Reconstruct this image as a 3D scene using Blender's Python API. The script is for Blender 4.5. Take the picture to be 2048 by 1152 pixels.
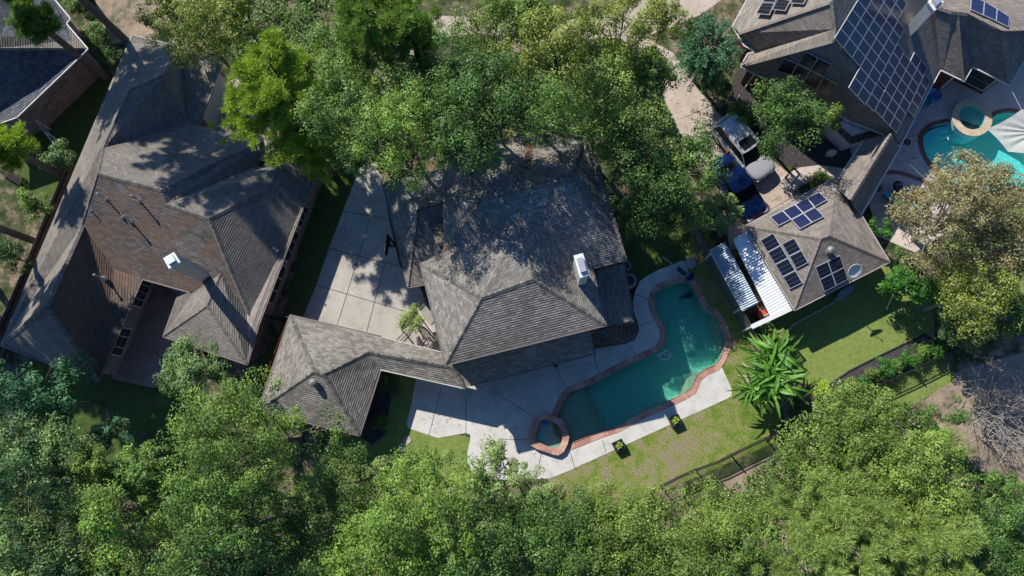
import bpy, math, random
import numpy as np
from mathutils import Vector, Matrix
random.seed(7)
SC = bpy.context.scene
for o in list(bpy.data.objects): bpy.data.objects.remove(o)
# ------------------------------------------------------------------ camera
CH = 50.0; FPX = 1593.0
NAD = Vector((66, -284, -FPX)).normalized()
RM = NAD.rotation_difference(Vector((0, 0, -1))).to_matrix()
cd = bpy.data.cameras.new('camera'); cam = bpy.data.objects.new('camera', cd)
SC.collection.objects.link(cam); SC.camera = cam
cd.sensor_width = 36; cd.lens = 28.0; cd.clip_end = 2000
cam.matrix_world = Matrix.Translation((0, 0, CH)) @ RM.to_4x4()
# ------------------------------------------------------------------ light
SUN_EL = math.radians(43)
sd = Vector((-0.62, 0.785, 0)).normalized()          # towards the sun, on the ground
W = bpy.data.worlds.new('World'); SC.world = W; W.use_nodes = True
wn = W.node_tree; bg = wn.nodes['Background']
sky = wn.nodes.new('ShaderNodeTexSky'); sky.sky_type = 'NISHITA'; sky.sun_disc = False; sky.ozone_density = 4.0
sky.sun_elevation = SUN_EL; sky.sun_rotation = math.atan2(sd.x, sd.y)
tint = wn.nodes.new('ShaderNodeMix'); tint.data_type = 'RGBA'; tint.blend_type = 'MULTIPLY'; tint.inputs[0].default_value = 1; tint.inputs[7].default_value = (.62, 1.0, 1.45, 1)   # deep clear blue sky
wn.links.new(sky.outputs[0], tint.inputs[6]); wn.links.new(tint.outputs[2], bg.inputs[0]); bg.inputs[1].default_value = 0.075
sl = bpy.data.lights.new('sun', 'SUN'); sl.energy = 5.0; sl.angle = math.radians(0.5); sl.color = (1, 0.95, 0.87)
so = bpy.data.objects.new('sun', sl); SC.collection.objects.link(so)
tosun = Vector((sd.x*math.cos(SUN_EL), sd.y*math.cos(SUN_EL), math.sin(SUN_EL)))
so.rotation_euler = tosun.to_track_quat('Z', 'Y').to_euler(); so.location = (-30, 40, 60)
SC.view_settings.view_transform = 'Standard'; SC.view_settings.look = 'None'
SC.view_settings.exposure = 0.25; SC.view_settings.gamma = 1
# ------------------------------------------------------------------ pixel rays
def ray(px, py): return RM @ Vector((px-1024, -(py-576), -FPX))
def P(px, py, z=0.0):
    d = ray(px, py); t = (z-CH)/d.z
    return Vector((d.x*t, d.y*t, z))
def PL(a, b, ze, s, inside):
    A = P(a[0], a[1], ze); B = P(b[0], b[1], ze); I = P(inside[0], inside[1], ze)
    d = (B-A).normalized(); n = Vector((-d.y, d.x, 0))
    if n.dot(I-A) < 0: n = -n
    return (A, Vector((-n.x*s, -n.y*s, 1)).normalized())
def RP(px, py, pl, off=0):
    A, N = pl; d = ray(px, py); o = Vector((0, 0, CH))
    A2 = A + N*off
    t = (A2-o).dot(N)/d.dot(N)
    return o + d*t
def plane3(a, b, c):
    n = (b-a).cross(c-a).normalized()
    if n.z < 0: n = -n
    return (a, n)
# ------------------------------------------------------------------ objects
COL = SC.collection
def tag(o, label=None, cat=None, group=None, kind=None):
    if label: o['label'] = label
    if cat: o['category'] = cat
    if group: o['group'] = group
    if kind: o['kind'] = kind
    return o
def empty(name, loc, label, cat, group=None):
    o = bpy.data.objects.new(name, None); o.empty_display_size = .3; COL.objects.link(o)
    o.location = loc; return tag(o, label, cat, group)
def wloc(o):
    v = Vector((0, 0, 0))
    while o: v += Vector(o.location); o = o.parent
    return v
class MB:
    """collects shapes in world coordinates, then links them as one mesh object"""
    def __init__(s): s.v = []; s.f = []; s.m = []; s.uv = []
    def face(s, pts, m=0, uv=None):
        i = len(s.v); s.v += [tuple(p) for p in pts]; s.f.append(tuple(range(i, i+len(pts)))); s.m.append(m)
        s.uv.append(uv or [(0, 0)]*len(pts))
    def prism(s, pts, z0, z1, m=0, cap=True, bottom=True):
        n = len(pts); lo = [Vector((p[0], p[1], z0)) for p in pts]; hi = [Vector((p[0], p[1], z1)) for p in pts]
        if area(pts) < 0: lo.reverse(); hi.reverse()
        if cap: s.face(hi, m)
        if bottom: s.face(lo[::-1], m)
        L = 0
        for i in range(n):
            j = (i+1) % n; d = (lo[j]-lo[i]).length
            s.face([lo[i], lo[j], hi[j], hi[i]], m, [(L, z0), (L+d, z0), (L+d, z1), (L, z1)]); L += d
    def hexa(s, b, t, m=0):
        s.face(b[::-1], m); s.face(t, m)
        for i in range(4):
            j = (i+1) % 4; s.face([b[i], b[j], t[j], t[i]], m)
    def box(s, c, d, size, m=0, up=Vector((0, 0, 1))):
        """c centre, d long axis, size (along d, across, up)"""
        d = Vector(d).normalized(); up = Vector(up).normalized(); y = up.cross(d).normalized(); up = d.cross(y)
        a, b, h = size[0]/2, size[1]/2, size[2]/2; c = Vector(c)
        q = [c+d*sx*a+y*sy*b for sx, sy in ((-1, -1), (1, -1), (1, 1), (-1, 1))]
        s.hexa([p-up*h for p in q], [p+up*h for p in q], m)
    def bar(s, a, b, w, h=None, m=0):
        a = Vector(a); b = Vector(b); h = h or w
        d = b-a; up = Vector((0, 0, 1)) if abs(d.normalized().z) < .95 else Vector((1, 0, 0))
        s.box((a+b)/2, d, (d.length, w, h), m, up)
    def tube(s, pts, rad, n=6, m=0, cap=True):
        pts = [Vector(p) for p in pts]; rings = []
        if not hasattr(rad, '__len__'): rad = [rad]*len(pts)
        x = None
        for i, p in enumerate(pts):
            d = (pts[min(i+1, len(pts)-1)]-pts[max(i-1, 0)])
            d = d.normalized() if d.length > 1e-9 else Vector((0, 0, 1))
            if x is None: x = d.orthogonal().normalized()
            x = (x - d*x.dot(d))
            x = x.normalized() if x.length > 1e-6 else d.orthogonal().normalized()
            y = d.cross(x)
            rings.append([p+(x*math.cos(2*math.pi*k/n)+y*math.sin(2*math.pi*k/n))*rad[i] for k in range(n)])
        b = len(s.v)
        for r in rings: s.v += [tuple(q) for q in r]
        for i in range(len(rings)-1):
            for k in range(n):
                k2 = (k+1) % n
                s.f.append((b+i*n+k, b+i*n+k2, b+(i+1)*n+k2, b+(i+1)*n+k)); s.m.append(m); s.uv.append([(0, 0)]*4)
        if cap:
            s.f.append(tuple(b+(len(rings)-1)*n+k for k in range(n))); s.m.append(m); s.uv.append([(0, 0)]*n)
            s.f.append(tuple(b+k for k in range(n-1, -1, -1))); s.m.append(m); s.uv.append([(0, 0)]*n)
    def lathe(s, c, prof, n=20, m=0, ax=(0, 0, 1)):
        ax = Vector(ax).normalized(); x = ax.orthogonal().normalized(); y = ax.cross(x); c = Vector(c); b = len(s.v)
        for r, z in prof:
            for k in range(n):
                a = 2*math.pi*k/n; s.v.append(tuple(c+ax*z+(x*math.cos(a)+y*math.sin(a))*r))
        for i in range(len(prof)-1):
            for k in range(n):
                k2 = (k+1) % n
                s.f.append((b+i*n+k, b+i*n+k2, b+(i+1)*n+k2, b+(i+1)*n+k)); s.m.append(m); s.uv.append([(0, 0)]*4)
    def build(s, name, mats, parent=None, smooth=False, origin=None):
        if not isinstance(mats, (list, tuple)): mats = [mats]
        if parent is not None: off = wloc(parent)
        elif origin is not None: off = Vector(origin)
        else:
            off = sum((Vector(v) for v in s.v), Vector())/max(1, len(s.v)); off.z = min(v[2] for v in s.v)
        me = bpy.data.meshes.new(name)
        me.from_pydata([tuple(Vector(v)-off) for v in s.v], [], s.f)
        for m in mats: me.materials.append(m)
        me.polygons.foreach_set('material_index', s.m)
        if smooth: me.polygons.foreach_set('use_smooth', [True]*len(s.f))
        ul = me.uv_layers.new(name='UVMap'); k = 0; flat = []
        for u in s.uv:
            for a in u: flat += [a[0], a[1]]
        ul.data.foreach_set('uv', flat); me.update()
        o = bpy.data.objects.new(name, me); COL.objects.link(o)
        if parent is not None: o.parent = parent
        else: o.location = off
        return o
def area(p): return sum(p[i][0]*p[(i+1) % len(p)][1]-p[(i+1) % len(p)][0]*p[i][1] for i in range(len(p)))/2
def inset(pts, d):
    """offset a polygon inwards by d (world xy)"""
    pts = [Vector((p[0], p[1])) for p in pts]; sg = 1 if area(pts) > 0 else -1; out = []; n = len(pts)
    for i in range(n):
        a, b, c = pts[i-1], pts[i], pts[(i+1) % n]
        d1 = (b-a).normalized(); d2 = (c-b).normalized()
        n1 = Vector((-d1.y, d1.x))*sg; n2 = Vector((-d2.y, d2.x))*sg
        m = n1+n2; k = m.length_squared
        if k < .15: m = n1; s = d
        else: s = 2*d/k
        out.append(b+m*min(s, 2.2*abs(d)/max(m.length, .3) if d > 0 else s))
    return out
def smooth_poly(pts, it=2):
    for _ in range(it):
        q = []
        for i in range(len(pts)):
            a = Vector(pts[i]); b = Vector(pts[(i+1) % len(pts)])
            q += [a*.75+b*.25, a*.25+b*.75]
        pts = q
    return pts
def px_poly(pp, z=0): return [P(x, y, z) for x, y in pp]
# ------------------------------------------------------------------ materials
MATS = {}
class NT:
    def __init__(s, name):
        s.m = bpy.data.materials.new(name); s.m.use_nodes = True; s.t = s.m.node_tree; s.b = s.t.nodes['Principled BSDF']
    def n(s, ty, **kw):
        x = s.t.nodes.new('ShaderNode'+ty)
        for k, v in kw.items():
            if k.startswith('_'): setattr(x, k[1:], v)
            elif k.startswith('i'): x.inputs[int(k[1:])].default_value = v
            else: x.inputs[k].default_value = v
        return x
    def l(s, a, b): s.t.links.new(a, b)
    def noise(s, scale, detail=3, rough=.55, co=None):
        x = s.n('TexNoise', Scale=scale, Detail=detail, Roughness=rough)
        if co is not None: s.l(co, x.inputs['Vector'])
        return x.outputs['Fac']
    def ramp(s, fac, stops, interp='LINEAR'):
        r = s.n('ValToRGB'); r.color_ramp.interpolation = interp; e = r.color_ramp.elements
        while len(e) < len(stops): e.new(.5)
        for x, (p, c) in zip(e, stops):
            x.position = p; x.color = (c[0], c[1], c[2], 1) if hasattr(c, '__len__') else (c, c, c, 1)
        s.l(fac, r.inputs[0]); return r.outputs[0]
    def mix(s, fac, a, b, mode='MIX'):
        x = s.t.nodes.new('ShaderNodeMix'); x.data_type = 'RGBA'; x.blend_type = mode
        for v, i in ((fac, 0), (a, 6), (b, 7)):
            if hasattr(v, 'is_linked') or isinstance(v, bpy.types.NodeSocket): s.l(v, x.inputs[i])
            elif i == 0: x.inputs[0].default_value = v
            else: x.inputs[i].default_value = (v[0], v[1], v[2], 1)
        return x.outputs[2]
    def math(s, op, a, b=0.0):
        x = s.t.nodes.new('ShaderNodeMath'); x.operation = op
        for v, i in ((a, 0), (b, 1)):
            if isinstance(v, bpy.types.NodeSocket): s.l(v, x.inputs[i])
            else: x.inputs[i].default_value = v
        return x.outputs[0]
    def bump(s, h, strength=.3, dist=.02):
        x = s.n('Bump', Strength=strength, Distance=dist); s.l(h, x.inputs['Height']); s.l(x.outputs[0], s.b.inputs['Normal'])
    def pos(s): return s.n('NewGeometry').outputs['Position']
    def uv(s): return s.n('TexCoord').outputs['UV']
    def col(s, c):
        if isinstance(c, bpy.types.NodeSocket): s.l(c, s.b.inputs['Base Color'])
        else: s.b.inputs['Base Color'].default_value = (c[0], c[1], c[2], 1)
    def rough(s, r, spec=.5): s.b.inputs['Roughness'].default_value = r; s.b.inputs['Specular IOR Level'].default_value = spec
def plain(name, c, rough=.6, metal=0, spec=.5, var=.25, sc=3.0):
    t = NT(name); n = t.noise(sc, 4, .6, t.pos())
    t.col(t.mix(t.ramp(n, [(.3, 0.0), (.7, 1.0)]), [x*(1-var) for x in c], [min(1, x*(1+var*.6)) for x in c]))
    t.rough(rough, spec); t.b.inputs['Metallic'].default_value = metal; return t.m
def shingle(name, c, row=.135, tab=.36, var=.35, litter=0.0, bump=1.0, hue=None):
    t = NT(name); uv = t.uv(); p = t.pos()
    br = t.n('TexBrick', _offset=.5, Scale=1.0, **{'Mortar Size': .010, 'Mortar Smooth': .3, 'Brick Width': tab, 'Row Height': row, 'Bias': -.1})
    t.l(uv, br.inputs['Vector'])
    br.inputs['Color1'].default_value = (*[x*(1-var) for x in c], 1); br.inputs['Color2'].default_value = (*[x*(1+var) for x in c], 1)
    br.inputs['Mortar'].default_value = (*[x*.35 for x in c], 1)
    big = t.ramp(t.noise(.35, 5, .65, p), [(.3, .72), (.7, 1.18)])
    fine = t.ramp(t.noise(9, 3, .7, p), [(.25, .75), (.75, 1.2)])
    cc = t.mix(1, t.mix(1, br.outputs['Color'], big, 'MULTIPLY'), fine, 'MULTIPLY')
    if hue: cc = t.mix(t.ramp(t.noise(3.1, 2, .5, p), [(.45, 0.0), (.65, .55)]), cc, hue)
    if litter > 0:
        a = t.noise(14, 4, .75, p); b = t.noise(.45, 3, .6, p)
        f = t.math('MULTIPLY', t.ramp(a, [(.47, 0.0), (.56, 1.0)]), t.ramp(b, [(.5-litter*.3, 0.0), (.62-litter*.2, 1.0)]))
        cc = t.mix(f, cc, (.19, .105, .055))
    t.col(cc); t.rough(.9, .25)
    t.bump(t.math('ADD', t.math('MULTIPLY', t.noise(30, 2, .6, p), .5), t.math('MULTIPLY', br.outputs['Fac'], -.6)), .5, .015)
    return t.m
def brickmat(name, c1, c2, mortar, w=.22, h=.075):
    t = NT(name); p = t.pos()
    br = t.n('TexBrick', _offset=.5, Scale=1.0, **{'Mortar Size': .01, 'Brick Width': w*2, 'Row Height': h*2})
    t.l(t.uv(), br.inputs['Vector'])
    for k, c in (('Color1', c1), ('Color2', c2), ('Mortar', mortar)): br.inputs[k].default_value = (*c, 1)
    cc = t.mix(1, br.outputs['Color'], t.ramp(t.noise(1.5, 5, .7, p), [(.3, .6), (.7, 1.3)]), 'MULTIPLY')
    t.col(cc); t.rough(.9, .3); t.bump(br.outputs['Fac'], -.3, .01); return t.m
def concrete(name, c, stain=.25):
    t = NT(name); p = t.pos()
    a = t.ramp(t.noise(.5, 6, .65, p), [(.3, 1-stain), (.7, 1.08)]); b = t.ramp(t.noise(25, 2, .6, p), [(.3, .9), (.7, 1.07)])
    sp = t.ramp(t.noise(5.5, 2, .4, p), [(.68, 1.0), (.75, .7)])
    st = t.ramp(t.noise(1.4, 8, .7, p), [(.5, 1.0), (.62, .86), (.72, .72)])
    cc = t.mix(1, t.mix(1, t.mix(1, t.mix(1, c, a, 'MULTIPLY'), b, 'MULTIPLY'), sp, 'MULTIPLY'), st, 'MULTIPLY')
    t.col(cc); t.rough(.85, .3); return t.m
def soil(name, stops, sc=1.2, fine=18, bump=.5, big=.18):
    t = NT(name); p = t.pos()
    m = t.math('ADD', t.math('MULTIPLY', t.noise(sc, 6, .68, p), .6), t.math('MULTIPLY', t.noise(big, 3, .6, p), .4))
    cc = t.ramp(m, stops); f = t.noise(fine, 4, .8, p)
    cc = t.mix(1, cc, t.ramp(f, [(.3, .45), (.5, 1.0), (.72, 1.55)]), 'MULTIPLY')
    t.col(cc); t.rough(.95, .2); t.bump(f, bump, .06); return t.m
M = MATS
M['ground'] = soil('leaf litter ground', [(.42, (.025, .045, .012)), (.50, (.08, .09, .04)), (.55, (.20, .15, .10)), (.62, (.32, .24, .18))])
M['lawn_old'] = soil('patchy lawn', [(.38, (.085, .15, .02)), (.47, (.14, .20, .035)), (.53, (.21, .22, .07)), (.6, (.25, .21, .13))], 1.5, 12)
M['lawn'] = soil('mown lawn', [(.3, (.11, .16, .035)), (.5, (.18, .235, .06)), (.7, (.25, .28, .10))], 2.5, 14)
M['lawn_dark'] = soil('shaded lawn', [(.35, (.04, .075, .015)), (.5, (.07, .11, .025)), (.65, (.12, .11, .05))], 1.5, 14)  # darker copy of the lawn, with shade put into its colour
M['dirt'] = soil('dry tan ground', [(.38, (.10, .11, .05)), (.46, (.27, .21, .15)), (.55, (.36, .27, .20)), (.65, (.42, .31, .24))])
M['mulch'] = soil('bark mulch', [(.3, (.035, .03, .034)), (.7, (.09, .075, .08))], 5, 22)
M['gravel'] = soil('dark pebbles', [(.3, (.05, .04, .03)), (.5, (.14, .10, .075)), (.6, (.5, .4, .3))], 9, 14)
M['deck'] = concrete('pool deck concrete', (.57, .545, .50), .16)
M['drive'] = concrete('driveway concrete', (.46, .425, .37), .2)
M['patio'] = concrete('patio concrete', (.60, .50, .45), .2)
M['street'] = concrete('pale drive', (.50, .41, .33), .25)
M['joint'] = plain('concrete joint', (.10, .085, .07), .9)
M['shA'] = shingle('brown grey shingles', (.235, .212, .182), hue=(.20, .168, .138), var=.2, tab=.3)
M['shAl'] = shingle('shingles under pine needles', (.12, .10, .09), litter=.6, var=.25, tab=.3)
M['shB'] = shingle('grey shingles', (.262, .24, .205), tab=.3, var=.28)
M['shD'] = shingle('slate grey shingles', (.13, .14, .16), tab=.3, row=.16, var=.3)
M['shE'] = shingle('weathered tan shingles', (.268, .232, .195), hue=(.215, .182, .16), tab=.36, var=.25)
M['ridge'] = shingle('ridge shingles', (.22, .20, .175), row=.17, tab=.2, var=.3)
M['ridgeB'] = shingle('grey ridge shingles', (.225, .21, .185), row=.17, tab=.2, var=.4)
M['brickA'] = brickmat('rose grey brick', (.20, .135, .115), (.30, .22, .19), (.33, .29, .26))
M['brickE'] = brickmat('red brick', (.22, .055, .04), (.13, .035, .03), (.18, .13, .11))
M['brickB'] = brickmat('brown red brick', (.17, .07, .05), (.24, .12, .09), (.2, .16, .13))
M['white'] = plain('white paint', (.64, .64, .61), .55, var=.14, sc=5)
M['cream'] = plain('cream siding', (.55, .52, .46), .6, var=.08)
M['gutter'] = plain('grey gutter', (.38, .34, .31), .5, var=.15)
M['guttd'] = plain('brown gutter', (.16, .13, .115), .5, var=.15)
M['winglass'] = plain('window glass', (.03, .04, .045), .08, spec=.8)
M['metal'] = plain('galvanised metal', (.55, .57, .58), .35, .6, var=.12)
M['lead'] = plain('flashing', (.27, .26, .25), .5, .2)
M['black'] = plain('black metal', (.018, .018, .02), .45)
M['rubber'] = plain('rubber', (.02, .02, .02), .8)
M['bark'] = plain('bark', (.17, .125, .095), .95, var=.5, sc=6)
M['barkpale'] = plain('pale bark', (.40, .36, .31), .9, var=.35, sc=6)
M['barkdark'] = plain('dark bark', (.085, .065, .05), .95, var=.4, sc=6)
def stone():
    t = NT('flagstone coping'); p = t.pos()
    v = t.n('TexVoronoi', Scale=1.7, Randomness=1.0); t.l(p, v.inputs['Vector'])
    cc = t.ramp(t.n('SeparateColor').outputs[0], [(0, 0.)]) if 0 else None
    s = t.n('SeparateColor'); t.l(v.outputs['Color'], s.inputs[0])
    cc = t.ramp(s.outputs[0], [(.0, (.38, .18, .14)), (.4, (.44, .23, .17)), (.75, (.50, .30, .22)), (.95, (.55, .38, .28))])
    cc = t.mix(1, cc, t.ramp(t.noise(7, 4, .6, p), [(.3, .8), (.7, 1.12)]), 'MULTIPLY')
    t.col(cc); t.rough(.8, .3); return t.m
M['stone'] = stone()
def paving_brick():
    t = NT('dark red brick coping'); p = t.pos()
    v = t.n('TexVoronoi', Scale=6.0); t.l(p, v.inputs['Vector'])
    s = t.n('SeparateColor'); t.l(v.outputs['Color'], s.inputs[0])
    t.col(t.ramp(s.outputs[0], [(0, (.16, .06, .045)), (1, (.30, .14, .10))])); t.rough(.85, .3); return t.m
M['pbrick'] = paving_brick()
def water(name, tint):
    t = NT(name); t.t.nodes.remove(t.b)
    tr = t.n('BsdfTransparent'); tr.inputs[0].default_value = (*tint, 1)
    gl = t.n('BsdfGlossy', Roughness=.03); fr = t.n('Fresnel', IOR=1.33)
    nz = t.noise(2.2, 3, .5, t.pos()); bp = t.n('Bump', Strength=.25, Distance=.06); t.l(nz, bp.inputs['Height'])
    t.l(bp.outputs[0], gl.inputs['Normal']); t.l(bp.outputs[0], fr.inputs['Normal'])
    mx = t.n('MixShader'); t.l(fr.outputs[0], mx.inputs[0]); t.l(tr.outputs[0], mx.inputs[1]); t.l(gl.outputs[0], mx.inputs[2])
    t.l(mx.outputs[0], t.t.nodes['Material Output'].inputs[0]); return t.m
M['water'] = water('pool water', (.68, .90, .86)); M['water2'] = water('bright pool water', (.45, .90, .90)); M['water3'] = water('spa water', (.62, .82, .74))
def plaster(name, a, b):
    t = NT(name); p = t.pos(); t.col(t.mix(t.ramp(t.noise(3, 6, .8, p), [(.35, 0.), (.65, 1.)]), a, b)); t.rough(.9, .2); return t.m
M['plaster'] = plaster('pool plaster', (.17, .47, .37), (.27, .62, .47)); M['plaster2'] = plaster('pale pool plaster', (.42, .72, .74), (.52, .8, .8))
M['plaster3'] = plaster('sandy plaster', (.36, .36, .25), (.50, .50, .36))
def wood(name, c, sc=9):
    t = NT(name); p = t.uv(); s = t.n('SeparateXYZ'); t.l(p, s.inputs[0])
    f = t.math('FRACT', t.math('MULTIPLY', s.outputs[0], 7.0))
    g = t.ramp(f, [(.0, .25), (.08, 1.0), (.92, 1.0), (1.0, .25)])
    n = t.ramp(t.noise(2.5, 4, .7, t.pos()), [(.3, .65), (.7, 1.25)])
    t.col(t.mix(1, t.mix(1, c, g, 'MULTIPLY'), n, 'MULTIPLY')); t.rough(.9, .2); return t.m
M['wood'] = wood('weathered fence boards', (.185, .165, .14)); M['woodr'] = wood('cedar fence boards', (.28, .13, .07))
def deckwood():
    t = NT('deck boards'); p = t.pos(); m = t.n('Mapping'); m.inputs['Rotation'].default_value = (0, 0, math.radians(-22)); t.l(p, m.inputs[0])
    s = t.n('SeparateXYZ'); t.l(m.outputs[0], s.inputs[0]); f = t.math('FRACT', t.math('MULTIPLY', s.outputs[1], 5.5))
    g = t.ramp(f, [(.0, .3), (.16, 1.0), (.9, 1.0), (1.0, .3)]); n = t.ramp(t.noise(1.2, 4, .7, p), [(.3, .75), (.7, 1.2)])
    t.col(t.mix(1, t.mix(1, (.30, .19, .145), g, 'MULTIPLY'), n, 'MULTIPLY')); t.rough(.85, .3); return t.m
M['deckwood'] = deckwood()
def solar(name, c, stripes=7):
    t = NT(name); s = t.n('SeparateXYZ'); t.l(t.uv(), s.inputs[0])
    f = t.math('FRACT', t.math('MULTIPLY', s.outputs[0], float(stripes)))
    g = t.ramp(f, [(.0, 1.0), (.2, 1.0), (.3, 0.0), (1.0, 0.0)])
    f2 = t.math('FRACT', t.math('MULTIPLY', s.outputs[1], 10.0)); g2 = t.ramp(f2, [(0., .5), (.12, 0.), (1., 0.)])
    t.col(t.mix(t.math('MAXIMUM', g, g2), c, [x*2.2+.015 for x in c])); t.rough(.16, .4); return t.m
M['solar'] = solar('blue solar cells', (.011, .016, .052)); M['solark'] = solar('black solar cells', (.008, .010, .018), 3)
M['frame'] = plain('panel frame', (.56, .56, .58), .4, .3, var=.05)
def leafmat(name, a, b, trans=.22, rough=.5):
    t = NT(name); at = t.n('Attribute', _attribute_name='tint'); f = at.outputs['Fac']
    cc = t.mix(f, a, b); t.col(cc); t.rough(rough, .4)
    tl = t.n('BsdfTranslucent'); t.l(t.mix(1, cc, (1.3, 1.35, .6), 'MULTIPLY'), tl.inputs[0])
    mx = t.n('MixShader', i0=trans); t.l(t.b.outputs[0], mx.inputs[1]); t.l(tl.outputs[0], mx.inputs[2])
    t.l(mx.outputs[0], t.t.nodes['Material Output'].inputs[0]); return t.m
LF = {}
for k, a, b in (('bright', (.055, .125, .018), (.31, .47, .075)), ('mid', (.035, .095, .018), (.23, .38, .075)), ('blue', (.035, .095, .03), (.27, .41, .12)),
                ('dark', (.03, .08, .018), (.14, .26, .045)), ('olive', (.06, .12, .018), (.31, .44, .08)), ('tan', (.19, .165, .07), (.42, .37, .17)),
                ('pale', (.13, .20, .05), (.34, .43, .14)), ('lime', (.16, .28, .02), (.46, .60, .08)), ('yellow', (.10, .14, .018), (.40, .46, .075)),
                ('emerald', (.025, .11, .012), (.09, .26, .03)), ('banana', (.04, .14, .012), (.16, .34, .045)), ('rust', (.20, .09, .06), (.35, .17, .11)),
                ('teal', (.03, .10, .045), (.10, .26, .10)), ('softpine', (.17, .27, .05), (.42, .54, .15)), ('vine', (.18, .28, .05), (.34, .46, .11))):
    LF[k] = leafmat(k+' leaves', a, b)
# ------------------------------------------------------------------ roofs and houses
def newell(p):
    n = Vector((0, 0, 0))
    for i in range(len(p)):
        a = p[i]; b = p[(i+1) % len(p)]
        n += Vector(((a.y-b.y)*(a.z+b.z), (a.z-b.z)*(a.x+b.x), (a.x-b.x)*(a.y+b.y)))
    return n.normalized()
ROW = .135; BUTT = .024
def clip(poly, v, val, sg):
    out = []
    for i in range(len(poly)):
        a = poly[i]; b = poly[(i+1) % len(poly)]; da = (a.dot(v)-val)*sg; db = (b.dot(v)-val)*sg
        if da >= 0: out.append(a)
        if (da > 1e-7 and db < -1e-7) or (da < -1e-7 and db > 1e-7): out.append(a.lerp(b, da/(da-db)))
    return out
def facet(mb, pts, m=0):
    n = newell(pts)
    if n.z < 0: pts = pts[::-1]; n = -n
    u = Vector((0, 0, 1)).cross(n)
    u = u.normalized() if u.length > .02 else Vector((1, 0, 0))
    v = n.cross(u)
    # courses of shingles: every row overlaps the one below, with a real butt edge
    import mathutils.geometry as g
    for t in g.tessellate_polygon([pts]):
        tri = [pts[i] for i in t]
        if newell(tri).dot(n) < 0: tri.reverse()
        vs = [p.dot(v) for p in tri]; k0 = math.floor(min(vs)/ROW); k1 = math.ceil(max(vs)/ROW)
        for k in range(k0, k1):
            a, b = k*ROW, (k+1)*ROW
            q = clip(clip(tri, v, a, 1), v, b, -1)
            if len(q) < 3: continue
            o = [p+n*(BUTT*(1-min(1, max(0, (p.dot(v)-a)/ROW)))) for p in q]
            mb.face(o, m, [(p.dot(u), p.dot(v)) for p in q])
            for i in range(len(q)):
                j = (i+1) % len(q)
                if abs(q[i].dot(v)-a) < 1e-4 and abs(q[j].dot(v)-a) < 1e-4 and (q[i]-q[j]).length > .01:
                    mb.face([q[i]-n*.004, q[j]-n*.004, o[j], o[i]], m, [(q[i].dot(u), a), (q[j].dot(u), a), (q[j].dot(u), a+.01), (q[i].dot(u), a+.01)])
def ridgecap(mb, a, b, w=.15):
    d = (b-a).normalized(); s = d.cross(Vector((0, 0, 1))).normalized()*w; up = Vector((0, 0, .075)); dn = Vector((0, 0, -.045))
    L = (b-a).length
    for q in (1, -1):
        mb.face([a+up, b+up, b+s*q+dn, a+s*q+dn][::-q], 0, [(0, 0), (0, L), (.2, L), (.2, 0)][::-q])
def eaves(root, pts, ze, gut='gutter', closed=True, name='fascia'):
    mb = MB(); mb.prism(pts, ze-.22, ze-.03, cap=False); mb.build(name, M['cream'] if gut == 'white' else M['guttd'], root)
    g = MB(); n = len(pts)
    q = inset(pts, -.06)
    for i in range(n):
        if not closed and i == n-1: break
        a = Vector((q[i].x, q[i].y, ze-.055)); b = Vector((q[(i+1) % n].x, q[(i+1) % n].y, ze-.055))
        g.bar(a, b, .06 if gut == 'white' else .08, .09)
    g.build('gutter', M[gut], root)
def walls(root, pts, z0, z1, mat, d=.42, name='wall'):
    mb = MB(); mb.prism(inset(pts, d), z0, z1, bottom=False); return mb.build(name, mat, root)
def roof(root, V, fs, mats, name='roof'):
    mb = MB()
    for f in fs:
        m, names = f
        facet(mb, [V[k] for k in names], m)
    return mb.build(name, mats, root)
def caps(parent, V, pairs, mat='ridge', w=.15):
    for a, b in pairs:
        mb = MB(); ridgecap(mb, V[a], V[b], w); mb.build('ridge_cap', M[mat], parent)
def wallhit(px, py, A, B):
    d = ray(px, py); o = Vector((0, 0, CH)); n = Vector((-(B-A).y, (B-A).x, 0))
    t = (A-o).dot(n)/d.dot(n); return o+d*t
def window(root, c, d, w, h, mull=2, frame='cream', name='window'):
    """c centre on the wall, d along the wall (horizontal), facing n = right of d"""
    d = Vector((d.x, d.y, 0)).normalized(); n = Vector((d.y, -d.x, 0)); c = Vector(c)+n*.02
    mb = MB(); mb.box(c, d, (w+.16, .10, h+.16)); f = mb.build(name, M[frame], root)
    g = MB(); k = mull; cw = (w-.06*(k-1))/k
    for i in range(k):
        for j in range(2):
            g.box(c+n*.055+d*((i+.5)*(cw+.06)-w/2-.03)+Vector((0, 0, (j-.5)*h/2*1.0)), d, (cw, .03, h/2-.05))
    g.build('pane', M['winglass'], f); return f
def vent(px, py, pl, kind, label, group, root=None):
    b = RP(px, py, pl, 0)
    mb = MB()
    if kind == 'pipe':
        mb.lathe(b, [(.12, -.15), (.10, .03), (.035, .06), (.035, .42), (.05, .44), (.05, .48), (.02, .5)], 10)
    elif kind == 'tall':
        mb.lathe(b, [(.16, -.2), (.12, .05), (.05, .09), (.05, .9), (.085, .92), (.09, 1.0), (.03, 1.04)], 12)
    else:
        mb.lathe(b, [(.22, -.2), (.20, .1), (.14, .14), (.14, .28), (.22, .31), (.24, .42), (.18, .53), (.04, .58)], 14)
    o = mb.build('roof_vent', M['metal'] if kind != 'dome' else M['lead'], VR[0], True)
VR = [None]
def plan(pts, z): return [Vector((p.x, p.y, z)) for p in pts]

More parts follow.
